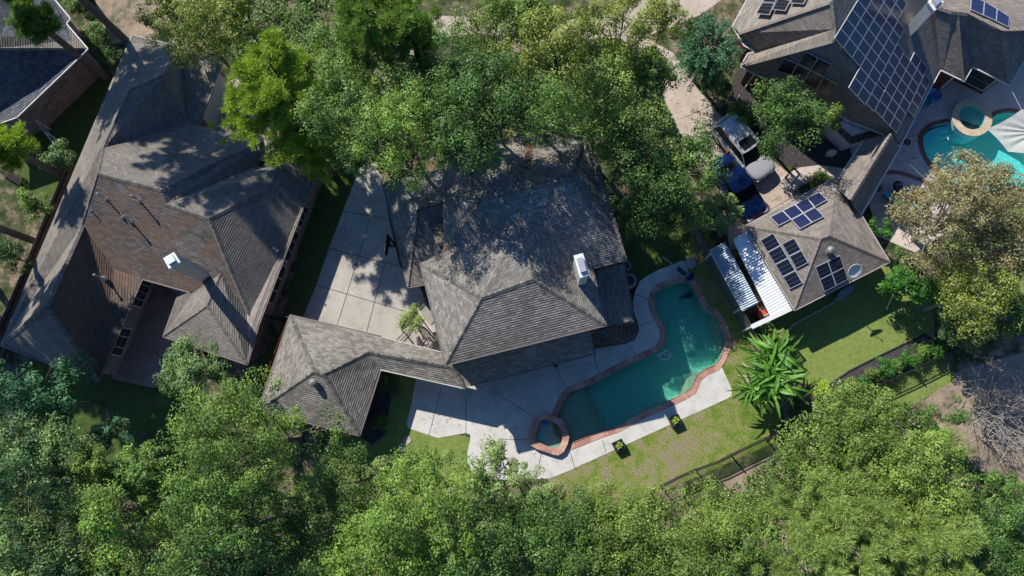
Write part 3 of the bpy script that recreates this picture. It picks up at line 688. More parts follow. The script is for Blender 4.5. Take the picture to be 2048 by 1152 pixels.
# ------------------------------------------------------------------ ground and hard surfaces
def sheet(name, pts, z, mat, label=None, rnd=0):
    if rnd: pts = smooth_poly([(p[0], p[1]) for p in pts], rnd)
    mb = MB(); q = [Vector((p[0], p[1], z)) for p in pts]
    if area(q) < 0: q.reverse()
    mb.face(q); o = mb.build(name, mat); o['kind'] = 'structure'; return o
def slab(name, pts, z0, z1, mat):
    mb = MB(); mb.prism(pts, z0, z1); o = mb.build(name, mat); o['kind'] = 'structure'; return o
def ring(mb, o, i, z0, z1, m=0):
    n = len(o)
    for k in range(n):
        j = (k+1) % n
        O0, O1, I0, I1 = [Vector((p[0], p[1], 0)) for p in (o[k], o[j], i[k], i[j])]
        Z0 = Vector((0, 0, z0)); Z1 = Vector((0, 0, z1))
        mb.face([O0+Z1, O1+Z1, I1+Z1, I0+Z1], m); mb.face([O0+Z0, O1+Z0, O1+Z1, O0+Z1], m); mb.face([I0+Z0, I1+Z0, I1+Z1, I0+Z1], m)
POOL = [(1113, 836), (1132, 794), (1142, 784), (1178, 771), (1250, 733.5), (1309, 706.6), (1324, 694.6), (1331, 679.6), (1330, 658.7), (1321, 640.7), (1311, 620), (1307, 605), (1309.5, 590), (1320, 579), (1339, 571), (1363, 563.8), (1375, 564), (1383, 572),
        (1393, 593), (1404, 615), (1411, 623), (1423, 627), (1432, 636), (1441, 653), (1450, 677), (1450, 689), (1438, 719), (1429, 730.5), (1408, 739.5), (1393, 751.5), (1387, 763.5), (1381, 778), (1363, 789), (1336, 802), (1294.5, 820), (1232, 853), (1202, 863), (1139, 888), (1128, 882), (1120, 862)]
WZ = -.10
pool = [P(x, y, WZ) for x, y in POOL]; pool = [Vector((p.x, p.y)) for p in pool]
if area(pool) < 0: pool.reverse()
rp = px_poly([(1843, 289), (1842, 273), (1855, 257), (1876, 249), (1902, 246), (1925, 250), (1950, 262), (1970, 252), (1986, 232), (2001, 227), (2021, 225), (2038, 230), (2080, 250), (2090, 320), (2060, 370), (1990, 392), (1920, 380), (1872, 340), (1858, 324), (1848, 308)], WZ)
rp = smooth_poly([Vector((p.x, p.y)) for p in rp], 2)
if area(rp) < 0: rp.reverse()
def flat(mb, outer, holes, z):
    import mathutils.geometry as g
    loops = [[Vector((p[0], p[1], 0)) for p in outer]]+[[Vector((p[0], p[1], 0)) for p in h] for h in holes]
    tris = g.tessellate_polygon(loops); allp = [p for l in loops for p in l]
    for t in tris:
        q = [Vector((allp[i].x, allp[i].y, z)) for i in t]
        if (q[1]-q[0]).cross(q[2]-q[0]).z < 0: q.reverse()
        mb.face(q)
# the ground sheet with the two basins left open
big = [(-400, -400), (400, -400), (400, 400), (-400, 400)]
po = inset(pool, -.2); ro = inset(rp, -.15)
mb = MB(); flat(mb, big, [po, ro], 0.0); g_ = mb.build('ground', M['ground'], None, False, (0, 0, 0)); g_['kind'] = 'structure'
def surf(name, pp, z, mat, holes=(), rnd=0):
    q = [Vector((p.x, p.y)) for p in px_poly(pp)]
    if rnd: q = smooth_poly(q, rnd)
    mb = MB(); flat(mb, q, holes, z); o = mb.build(name, mat); o['kind'] = 'structure'; return o
surf('lawn', [(1385, 568), (1398, 592), (1408, 612), (1430, 622), (1445, 650), (1456, 680), (1454, 700), (1438, 733), (1455, 790), (1139, 936), (1100, 950), (1120, 1010), (1200, 1020), (1345, 975), (1560, 880), (1560, 760), (1530, 690), (1425, 480), (1390, 430), (1368, 520)], .008, M['lawn_old'])
surf('lawn', [(560, 1000), (700, 860), (735, 740), (765, 735), (830, 745), (880, 860), (960, 880), (960, 1000), (800, 1040)], .008, M['lawn'])
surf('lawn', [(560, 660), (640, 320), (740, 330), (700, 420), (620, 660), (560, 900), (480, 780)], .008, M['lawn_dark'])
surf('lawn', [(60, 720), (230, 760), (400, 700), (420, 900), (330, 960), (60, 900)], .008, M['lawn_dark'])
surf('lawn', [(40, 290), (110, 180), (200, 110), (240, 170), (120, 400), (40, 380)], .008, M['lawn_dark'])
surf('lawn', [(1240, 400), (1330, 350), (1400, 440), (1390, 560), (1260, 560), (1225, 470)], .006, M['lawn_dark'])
surf('lawn', [(1560, 690), (1500, 640), (1590, 600), (1780, 520), (1860, 590), (1870, 660), (1765, 710), (1655, 772), (1590, 765)], .008, M['lawn'])
surf('lawn', [(1890, 480), (1960, 400), (2100, 400), (2100, 640), (1960, 620)], .008, M['lawn'])
surf('lawn', [(1690, 800), (1880, 700), (1910, 760), (1760, 850)], .008, M['lawn'])
surf('bare_ground', [(1850, 800), (1920, 740), (2100, 690), (2140, 1000), (1990, 960), (1900, 900)], .006, M['dirt'])
surf('bare_ground', [(1560, 1040), (1610, 1030), (1650, 1090), (1620, 1150), (1560, 1130)], .006, M['dirt'])
surf('bare_ground', [(1440, 960), (1560, 900), (1580, 960), (1480, 1000)], .006, M['dirt'])
surf('bare_ground', [(185, -20), (340, -20), (338, 45), (300, 70), (255, 82), (225, 88), (205, 50)], .006, M['dirt'])
surf('mulch_bed', [(1657, 775), (1700, 742), (1760, 712), (1852, 668), (1890, 700), (1695, 812), (1665, 800)], .012, M['mulch'])
surf('gravel_bed', [(1150, 700), (1188, 660), (1262, 640), (1285, 610), (1285, 670), (1250, 692), (1185, 706)], .006, M['gravel'])
surf('planting_bed', [(738, 735), (790, 750), (770, 870), (745, 890), (715, 870)], .014, M['mulch'])
surf('planting_bed', [(1440, 250), (1480, 130), (1640, 260), (1730, 270), (1690, 345), (1560, 330), (1500, 230)], .010, M['mulch'])
surf('street', [(760, 60), (850, 30), (960, 35), (1050, 55), (1200, 30), (1400, -40), (1500, -40), (1400, 30), (1290, 75), (1345, 105), (1367, 133), (1387, 167), (1437, 227), (1533, 310), (1577, 347), (1600, 385), (1660, 440), (1560, 480), (1460, 500), (1440, 380), (1400, 320), (1352, 260), (1330, 200), (1300, 127), (1240, 75), (1060, 85), (960, 66), (880, 75), (830, 110), (770, 120)], .012, M['street'])
surf('garden_path', [(1560, 355), (1600, 335), (1640, 330), (1695, 338), (1685, 356), (1640, 348), (1600, 375), (1580, 390)], .016, M['patio'])
surf('patio', [(1745, 430), (1700, 300), (1780, 200), (1880, 120), (1960, 130), (2060, 90), (2160, 90), (2160, 420), (1960, 400), (1900, 460), (1830, 505), (1750, 470)], .014, M['patio'], [ro])
surf('patio', [(300, 640), (300, 560), (400, 560), (400, 640)], .010, M['patio'])
# brick band
mb = MB(); c1 = [P(x, y) for x, y in ((1765, 346), (1790, 344), (1815, 350), (1840, 359), (1862, 372), (1880, 388))]
for a, b in zip(c1, c1[1:]):
    d = (b-a).normalized(); s = Vector((-d.y, d.x, 0))*.13; z = Vector((0, 0, .022)); mb.face([a-s+z, b-s+z, b+s+z, a+s+z])
o = mb.build('brick_band', M['pbrick']); o['kind'] = 'structure'
# centre driveway
surf('driveway', [(720, 335), (687, 420), (658, 497), (633, 570), (600, 650), (620, 690), (900, 745), (900, 700), (870, 640), (840, 575), (800, 533), (778, 437), (763, 350), (752, 325)], .016, M['drive'])
surf('driveway', [(432, 150), (560, 175), (570, 300), (530, 320), (400, 260)], .016, M['street'])
# pool deck
DK = [(836, 740), (822, 812), (813, 848), (818, 857), (876, 876), (932, 866), (940, 869), (941, 878), (935, 905), (935, 925), (945, 945), (1000, 960), (1100, 957), (1139, 941), (1455, 797), (1463, 792), (1464, 780), (1443, 733), (1425, 722), (1380, 560), (1374, 530), (1364, 521), (1343, 530), (1312, 542), (1291, 554), (1279.5, 563), (1270, 583), (1266, 605), (1267, 622), (1276.5, 648), (1278, 662), (1270, 680), (1255, 687), (1150, 705), (930, 730)]
q = [Vector((p.x, p.y)) for p in px_poly(DK)]
pin = inset(pool, -.12)
# deck = polygon minus pool (the outer right side of the pool has coping only)
cop = inset(pool, -.36)
mb = MB(); mb2 = MB()
DK2 = DK[:18]+[(1429, 736)]+DK[20:] if 0 else DK
west = [p for p in DK]
east_i = 18
flat(mb, [Vector((p.x, p.y)) for p in px_poly(DK[:17]+[(1443, 733)]+[(1425, 727), (1418, 715), (1410, 690), (1400, 640), (1385, 600), (1380, 575), (1378, 556)]+DK[20:])], [], .0)
import mathutils.geometry as mg
def bool_deck(outer, hole, z0, z1):
    """deck slab with the pool cut out, by a mesh boolean"""
    a = MB(); a.prism([Vector((p[0], p[1], 0)) for p in outer], z0, z1); oa = a.build('pool_deck', M['deck'], None, False, (0, 0, 0))
    b = MB(); b.prism([Vector((p[0], p[1], 0)) for p in hole], z0-1, z1+1); ob = b.build('cut', M['deck'], None, False, (0, 0, 0))
    md = oa.modifiers.new('b', 'BOOLEAN'); md.operation = 'DIFFERENCE'; md.object = ob; md.solver = 'EXACT'
    dg = bpy.context.evaluated_depsgraph_get(); me = bpy.data.meshes.new_from_object(oa.evaluated_get(dg)); oa.modifiers.clear()
    oa.data = me; bpy.data.objects.remove(ob); return oa
SPA_O = [(1056.4, 882), (1057, 868), (1063, 853), (1070, 837), (1076, 829), (1080, 827), (1089, 825.5), (1105.6, 831), (1125, 840), (1131, 852), (1136.6, 865), (1138.5, 874), (1135.7, 887.5), (1127.5, 904), (1116.6, 911), (1105.6, 909), (1072, 897.5), (1061, 890)]
SPA_I = [(1071, 881), (1071.5, 868), (1075, 858), (1079, 848), (1082.5, 841), (1086, 838.5), (1092, 839), (1103, 843.5), (1115.7, 849), (1120, 858), (1124, 868), (1125, 876), (1123, 884), (1118, 893), (1113, 896), (1102, 895), (1083.8, 887.5), (1074, 883)]
deck = bool_deck(q, cop, -.1, .03); deck['kind'] = 'structure'
def lines(name, parent, segs, z, w=.035, mat='joint'):
    mb = MB()
    for a, b in segs:
        a = P(*a); b = P(*b); d = (b-a).normalized(); s = Vector((-d.y, d.x, 0))*w/2; v = Vector((0, 0, z)); mb.face([a-s+v, b-s+v, b+s+v, a+s+v])
    o = mb.build(name, M[mat]); o['kind'] = 'structure'; return o
lines('deck_joint', None, [((1188, 704), (1195, 742)), ((1110, 728), (1129, 777)), ((1255, 687), (1272, 713)), ((1279, 652), (1304, 643)), ((1271, 590), (1297, 598)), ((987, 782), (1068, 834)), ((932, 790), (932, 866)), ((883, 775), (858, 870)), ((1000, 878), (1056, 880)), ((1083, 905), (1075, 945)), ((1140, 904), (1150, 937)), ((1205, 880), (1212, 905))], .036)
lines('driveway_joint', None, [((685, 423), (778, 438)), ((658, 497), (800, 533)), ((633, 570), (808, 622)), ((742, 433), (673, 655)), ((770, 527), (730, 676))], .021, .045)
lines('path_joint', None, [((1335, 165), (1390, 150)), ((1370, 235), (1425, 210)), ((1410, 270), (1450, 245)), ((1405, 300), (1600, 500)), ((1540, 420), (1600, 385))], .017)
# ---------------- pool
def basin(name, poly, depth, label, water_m, plas, copw, copm, cz=.05, wz=WZ, zin=.1):
    root = empty(name, (*(sum((Vector((p[0], p[1])) for p in poly), Vector((0, 0)))/len(poly)), 0), label, 'swimming pool')
    mb = MB(); n = len(poly)
    for k in range(n):
        a = poly[k]; b = poly[(k+1) % n]; mb.face([(a[0], a[1], -depth), (b[0], b[1], -depth), (b[0], b[1], zin), (a[0], a[1], zin)])
    fl = [Vector((p[0], p[1], -depth)) for p in poly]; mb.face(fl); mb.build('basin', plas, root)
    mb = MB(); mb.face([Vector((p[0], p[1], wz)) for p in inset(poly, .005)]); mb.build('water', water_m, root)
    mb = MB(); ring(mb, inset(poly, -copw), inset(poly, .03), -.02, cz); mb.build('coping', copm, root)
    return root
p1 = basin('swimming_pool', pool, 1.05, 'long angular swimming pool with pink flagstone coping, tanning ledge and deck around it', M['water'], M['plaster'], .37, M['stone'], .055)
def under(pp, z, mat, name, z1=WZ-.03, d=0):
    # a shelf under water, traced at the water line
    mb = MB(); q_ = [P(x, y, WZ) for x, y in pp]; q_ = [Vector((p.x, p.y, 0)) for p in q_]; mb.prism(q_, -1.04, z); return mb.build(name, mat, p1)
under([(1116, 836), (1132, 796), (1142, 786), (1168, 776), (1204, 861), (1140, 886)], -.42, M['plaster3'], 'tanning_ledge')
under([(1169, 776), (1177, 773), (1212, 857), (1205, 860.5)], -.75, M['plaster3'], 'step')
under([(1424, 629), (1432, 637), (1440, 653), (1449, 677), (1449, 689), (1443, 703), (1434, 678), (1426, 655), (1419, 640)], -.55, M['plaster3'], 'bench')
under([(1407, 741), (1393, 752), (1387, 764), (1381, 777), (1364, 788), (1369, 772), (1376, 757), (1388, 745)], -.5, M['plaster3'], 'bench')
sp = [P(x, y, .38) for x, y in SPA_O]; si = [P(x, y, .38) for x, y in SPA_I]
S = empty('spa_tub', (sp[0].x+1, sp[0].y, 0), 'raised spa with thick flagstone rim at the shallow end of the long pool', 'spa')
mb = MB(); ring(mb, sp, si, .30, .38); mb.build('coping', M['stone'], S)
mb = MB(); ring(mb, inset(sp, .03), inset(si, -.0), -.05, .30); mb.build('wall', M['brickB'], S)
mb = MB(); n = len(si)
for k in range(n):
    a = si[k]; b = si[(k+1) % n]; mb.face([(a.x, a.y, .05-.45), (b.x, b.y, .05-.45), (b.x, b.y, .3), (a.x, a.y, .3)])
dp = [P(x, y, .2) for x, y in ((1085, 862), (1092, 857), (1104, 857), (1109, 866), (1111.5, 878), (1106, 883), (1098, 877), (1085.5, 872))]
dp = [Vector((p.x, p.y)) for p in dp]
def ringflat(mb, outer, inner, z): flat(mb, [Vector((p.x, p.y)) for p in outer], [inner], z)
ringflat(mb, si, dp, -.25)
for k in range(len(dp)):
    a = dp[k]; b = dp[(k+1) % len(dp)]; mb.face([(a.x, a.y, -.9), (b.x, b.y, -.9), (b.x, b.y, -.25), (a.x, a.y, -.25)])
mb.face([(p.x, p.y, -.9) for p in dp]); mb.build('basin', M['plaster3'], S)
mb = MB(); mb.face([(p.x, p.y, .2) for p in si]); mb.build('water', M['water3'], S)
mb = MB(); c = P(1091, 846, .2); mb.lathe(c+Vector((0, 0, -.03)), [(0, .10), (.09, .09), (.11, .04), (.06, 0)], 12); o = mb.build('chlorine_float', plain('blue plastic', (.02, .04, .55), .3)); tag(o, 'small blue round float drifting in the corner of the raised spa', 'float')
# pool hose coil
mb = MB(); c = P(1330, 711, WZ)
pts = [c+Vector((math.cos(t*.5)*(.33+.05*math.sin(t*1.3)), math.sin(t*.5)*(.27+.05*math.cos(t*.9)), .02+.004*t)) for t in range(0, 30)]
pts = [P(1311, 706, WZ)+Vector((0, 0, .03)), P(1313, 713, WZ)+Vector((0, 0, .03))]+[P(1320, 706, WZ)+Vector((0, 0, .03))]+pts
mb.tube(pts, .028, 6); o = mb.build('pool_hose', M['white'], None, True); tag(o, 'white floating hose coiled on the pool water beside the inner bend', 'hose')
mb = MB(); c = P(1380, 590, -1.0)
mb.box(c+Vector((0, 0, .15)), (1, .3, 0), (.45, .3, .25)); mb.box(c+Vector((-.4, -.1, .12)), (1, .6, 0), (.2, .15, .2)); mb.tube([c, c+Vector((-.3, -.2, .1)), c+Vector((-.5, -.1, .1)), c+Vector((-.7, -.3, .1))], .05)
o = mb.build('pool_cleaner', M['black']); tag(o, 'dark pool cleaner lying on the bottom at the deep upper end of the pool', 'pool cleaner')
# right pool
p2 = basin('garden_pool', rp, 1.25, 'bright turquoise curved pool with dark red brick edge at the far right', M['water2'], M['plaster2'], .26, M['pbrick'], .05)
for i, (k, zz) in enumerate(((.0, -.35), (.45, -.65))):
    c = P(1862, 285, WZ); mb = MB()
    q_ = [P(x, y, WZ) for x, y in (((1846, 280), (1857, 261), (1877, 252.5), (1900, 249), (1905, 258), (1885, 261), (1872, 270), (1866, 280), (1852, 290)), ((1866, 280), (1872, 270), (1885, 261), (1905, 258), (1910, 264), (1892, 270), (1884, 280), (1874, 288), (1855, 296), (1852, 290)))[i]]
    mb.prism([Vector((p.x, p.y, 0)) for p in q_], -1.24, zz); mb.build('step', M['plaster2'], p2)
c = P(1944.5, 234.5, .45); S2 = empty('round_spa', (c.x, c.y, 0), 'round raised spa with pale stone rim at the edge of the turquoise pool', 'spa')
ci = [Vector((c.x+math.cos(a)*.82, c.y+math.sin(a)*.82)) for a in [k*math.pi/16 for k in range(32)]]; cm = [Vector((c.x+math.cos(a)*1.27, c.y+math.sin(a)*1.27)) for a in [k*math.pi/16 for k in range(32)]]
mb = MB(); ring(mb, cm, ci, .38, .45); mb.build('coping', plain('sandstone', (.50, .40, .28), .8), S2)
mb = MB(); ring(mb, inset(cm, .04), ci, -1.2, .38); mb.build('wall', M['plaster2'], S2)
mb = MB(); mb.face([(p.x, p.y, -.1) for p in ci]); mb.build('basin', M['plaster2'], S2)
cs = [c.xy+(p-c.xy)*.62 for p in ci]; mb = MB(); 
mb = MB(); mb.face([(p.x, p.y, .36) for p in ci]); mb.build('water', M['water2'], S2)
# ------------------------------------------------------------------ fences
def metal_fence(pts, label):
    top = [P(x, y, 1.25) for x, y in pts]; root = empty('metal_fence', (top[0].x, top[0].y, 0), label, 'fence', 'black metal picket fences')
    r = MB(); pk = MB(); acc = 0; nxt = 0
    for a, b in zip(top, top[1:]):
        for z in (1.22, 1.05, .12):
            r.bar(Vector((a.x, a.y, z)), Vector((b.x, b.y, z)), .05 if z > 1.2 else .035, .04)
        L = (b-a).length; n = max(1, int(L/.115))
        for i in range(n):
            p = a.lerp(b, i/n); pk.bar((p.x, p.y, .05), (p.x, p.y, 1.22), .022)
        while nxt <= acc+L:
            p = a.lerp(b, (nxt-acc)/L); m = MB(); m.prism([(p.x+sx*.035, p.y+sy*.035) for sx, sy in ((-1, -1), (1, -1), (1, 1), (-1, 1))], 0, 1.36); m.build('post', M['black'], root); nxt += 2.35
        acc += L
    r.build('rail', M['black'], root); pk.build('pickets', M['black'], root)
metal_fence([(1326, 974), (1362, 955), (1405, 937), (1440, 925), (1485, 902), (1545, 874), (1600, 840)], 'black metal picket fence at the lower edge of the pool lawn, left of the bananas')
metal_fence([(1700, 802), (1713, 795), (1760, 770), (1822, 742), (1880, 713), (1930, 690)], 'black metal picket fence beside the dark mulch bed and its row of shrubs')
def wood_fence(pts, zt, mat, label, face=1):
    top = [P(x, y, zt) for x, y in pts]; root = empty('wood_fence', (top[0].x, top[0].y, 0), label, 'fence')
    for a, b in zip(top, top[1:]):
        m = MB(); d = (b-a).normalized(); s = Vector((-d.y, d.x, 0))*.02
        L = (b-a).length; lo = Vector((0, 0, -zt+.03))
        for sg in (1, -1):
            q = [a+s*sg+lo, b+s*sg+lo, b+s*sg, a+s*sg]
            m.face(q[::sg], 0, [(0, 0), (L, 0), (L, 1.9), (0, 1.9)][::sg])
        m.face([a-s, b-s, b+s, a+s]); m.build('boards', mat, root)
        r = MB()
        for z in (.35, .95, 1.6):
            c = s*face*3; r.bar(Vector((a.x, a.y, z))+c, Vector((b.x, b.y, z))+c, .04, .09)
        r.build('rail', mat, root)
        n = max(1, int(L/2.4))
        for i in range(n+1):
            p = a.lerp(b, i/n)+s*face*3.5; q = MB(); q.prism([(p.x+sx*.045, p.y+sy*.045) for sx, sy in ((-1, -1), (1, -1), (1, 1), (-1, 1))], 0, zt+.02); q.build('post', mat, root)
wood_fence([(128, 338), (60, 505), (-40, 738)], 1.9, M['wood'], 'weathered board fence running down the far left beside the left house', 1)
wood_fence([(1376, 412), (1400, 462), (1533, 706)], 1.9, M['wood'], 'grey board fence between the pool yard and the metal roofed carports', 1)
wood_fence([(577, 634), (521, 772)], 1.9, M['woodr'], 'reddish cedar fence squeezed between the left house and the plain garage', 1)
m = MB(); a = P(497, 628, 1.7); b = P(577, 634, 1.7); d = b-a
for z in (1.7, .2): m.bar(Vector((a.x, a.y, z)), Vector((b.x, b.y, z)), .05)
for i in range(16): p = a.lerp(b, i/15); m.bar((p.x, p.y, .05), (p.x, p.y, 1.7), .025)
tag(m.build('side_gate', M['black']), 'dark metal gate closing the gap between the left house and the cedar fence', 'gate')
m = MB(); a = P(70, 240, 1.6); b = P(108, 288, 1.6); m.bar(a, b, .06, .1); m.bar(a-Vector((0, 0, .8)), b-Vector((0, 0, .8)), .05, .1)
for t in (0, .5, 1): p = a.lerp(b, t); m.bar((p.x, p.y, 0), (p.x, p.y, 1.65), .09)
tag(m.build('rail_fence', M['cream']), 'pale rail fence below the brick wall corner at the top left', 'fence')
# ------------------------------------------------------------------ carports, garden things
def corrugated(name, pts, z, mat, label, slope=.12):
    q = [P(x, y, z) for x, y in pts]; root = empty('carport', (q[0].x, q[0].y, 0), label, 'carport')
    m = MB(); a, b, c, d = q; n = 30
    for i in range(n*2):
        t0, t1 = i/(n*2), (i+1)/(n*2); h0 = .035 if i % 2 else 0; h1 = 0 if i % 2 else .035
        m.face([a.lerp(d, t0)+Vector((0, 0, h0)), b.lerp(c, t0)+Vector((0, 0, h0-slope)), b.lerp(c, t1)+Vector((0, 0, h1-slope)), a.lerp(d, t1)+Vector((0, 0, h1))][::-1])
    o = m.build('sheet_roof', mat, root)
    e = MB()
    for s, t in ((a, b), (b, c), (c, d), (d, a)): e.bar(s-Vector((0, 0, .16)), t-Vector((0, 0, .16)), .05, .1)
    e.build('roof_frame', M['white'], root)
    ctr = (a+b+c+d)/4
    for p in q:
        p = p+(ctr-p)*.08; w = MB(); w.prism([(p.x+sx*.05, p.y+sy*.05) for sx, sy in ((-1, -1), (1, -1), (1, 1), (-1, 1))], 0, z-.15); w.build('post', M['white'], root)
M['tinw'] = plain('white corrugated sheet', (.70, .72, .74), .45, .2, var=.08); M['ting'] = plain('blue grey metal sheet', (.24, .29, .34), .4, .5, var=.2)
corrugated('carport', [(1495, 462), (1467, 478), (1543, 633), (1583, 611)], 2.3, M['tinw'], 'white corrugated lean-to roof directly beside the solar garage')
corrugated('carport', [(1450, 484), (1420, 500), (1486, 621), (1517, 606)], 2.2, M['ting'], 'blue grey metal roof beside the board fence, left of the white corrugated one')
m = MB(); a = P(1503, 654, 2.1); b = P(1588, 614, 2.3); m.bar(a, b, .28, .12)
for p in (a, b): m.bar((p.x, p.y, 0), (p.x, p.y, p.z), .1)
tag(m.build('pergola_beam', M['white']), 'white beam reaching from the garage corner to the board fence', 'beam')
m = MB(); c = P(1536, 624, .9)
for k in (-.32, .32): m.box((c.x+k, c.y+k*.5, .45), (1, .5, 0), (.55, .5, .9))
tag(m.build('storage_crate', plain('red plastic', (.55, .08, .05), .5)), 'red plastic crates at the lower end of the white corrugated roof', 'crate')
# satellite dish
c = RP(1700, 560, plS, 0); dishc = P(1709, 542, 3.75); root = empty('satellite_dish', c, 'white oval satellite dish on the lower eave of the solar garage', 'satellite dish')
ax = Vector((.25, -.55, .8)).normalized()
m = MB(); m.lathe(dishc, [(0, -.12), (.15, -.10), (.32, -.04), (.46, .04), (.47, .05), (.44, .06), (.3, -.01), (.14, -.07), (0, -.09)], 28, 0, ax); m.build('reflector', M['white'], root, True)
m = MB(); m.tube([c, c+Vector((0, 0, .45)), dishc-ax*.1], .03); m.build('mast', M['metal'], root)
m = MB(); m.tube([dishc-ax*.1+Vector((0, -.3, 0)), dishc+ax*.4], .015); m.box(dishc+ax*.42, ax, (.12, .07, .07)); m.build('feed_arm', M['metal'], root)
# pale box by the garage
q = [P(x, y, .75) for x, y in ((1671, 588), (1705, 567), (1713, 579), (1679, 603))]; cc = sum(q, Vector())/4
root = empty('storage_box', (cc.x, cc.y, 0), 'blue grey rounded box standing on the grass below the satellite dish', 'box')
m = MB(); m.prism(smooth_poly([Vector((p.x, p.y, 0)) for p in q], 2), 0, .62); m.build('tub', M['gutter'], root)
m = MB(); m.prism(smooth_poly([cc+(p-cc)*.96 for p in q], 2), .62, .72); m.build('lid', plain('blue grey lid', (.22, .28, .34), .35), root)
# planters
def planter(x, y, label):
    c = P(x, y, .5); root = empty('planter', (c.x, c.y, 0), label, 'planter', 'dark planter boxes at the edge of the pool deck')
    d = Vector((.9, .42, 0)).normalized(); s = Vector((-d.y, d.x, 0)); o = [c+d*a*.33+s*b*.30 for a, b in ((-1, -1), (1, -1), (1, 1), (-1, 1))]; i_ = [c+(p-c)*.82 for p in o]
    m = MB(); ring(m, o, i_, 0.02, .55); m.build('box', M['black'], root)
    m = MB(); m.prism(i_, .05, .46); m.build('soil', M['mulch'], root)
    leaf_mesh('succulent', root, c+Vector((0, 0, .05)), 90, .2, .12, .17, .05, LF['lime'], 5)
# ------------------------------------------------------------------ leaf maker (numpy)
def link_arrays(name, V_, tint, mat, parent=None, origin=(0, 0, 0), k=4, extra=None):
    n = len(V_)//k; me = bpy.data.meshes.new(name)
    me.vertices.add(len(V_)); me.vertices.foreach_set('co', V_.astype(np.float32).ravel())
    me.loops.add(n*k); me.loops.foreach_set('vertex_index', np.arange(n*k, dtype=np.int32))
    me.polygons.add(n); me.polygons.foreach_set('loop_start', np.arange(0, n*k, k, dtype=np.int32)); 
    at = me.attributes.new('tint', 'FLOAT', 'FACE'); at.data.foreach_set('value', tint.astype(np.float32))
    me.materials.append(mat); me.update(calc_edges=True); me.validate()
    o = bpy.data.objects.new(name, me); COL.objects.link(o)
    if parent is not None: o.parent = parent
    else: o.location = origin
    return o
def leaf_quads(rng, pos, L, W_, up=.6, dirs=None, jit=.35, out=None):
    """one diamond leaf per position; returns verts"""
    n = len(pos); nr = rng.normal(size=(n, 3)); nr[:, 2] = np.abs(nr[:, 2])+up
    if out is not None: nr = nr*.55+out*1.15
    nr /= np.linalg.norm(nr, axis=1)[:, None]
    t = rng.normal(size=(n, 3)) if dirs is None else dirs+rng.normal(size=(n, 3))*jit
    t -= nr*np.sum(t*nr, axis=1)[:, None]; t /= (np.linalg.norm(t, axis=1)[:, None]+1e-9); b = np.cross(nr, t)
    s = (.7+.6*rng.random(n))[:, None]
    a0 = pos-t*L/2*s; a1 = pos+b*W_/2*s+t*L*.05*s; a2 = pos+t*L/2*s; a3 = pos-b*W_/2*s+t*L*.05*s
    return np.stack([a0, a1, a2, a3], 1).reshape(-1, 3)
def leaf_mesh(name, parent, c, n, r, L, W_, flatn, mat, seed, tl=.5):
    rng = np.random.default_rng(seed); p = rng.normal(size=(n, 3)); p /= np.linalg.norm(p, axis=1)[:, None]; d = p.copy()
    p *= (rng.random(n)**.5*r)[:, None]; p[:, 2] = np.abs(p[:, 2])*.7
    off = wloc(parent) if parent is not None else Vector((0, 0, 0))
    v = leaf_quads(rng, p, L, W_, .5, d, .3)+np.array(Vector(c)-off)
    return link_arrays(name, v, rng.random(n), mat, parent)
planter(1238, 891, 'dark planter box with yellow green plant, nearer the raised spa'); planter(1351, 841, 'dark planter box with yellow green plant, nearer the wide end of the deck')
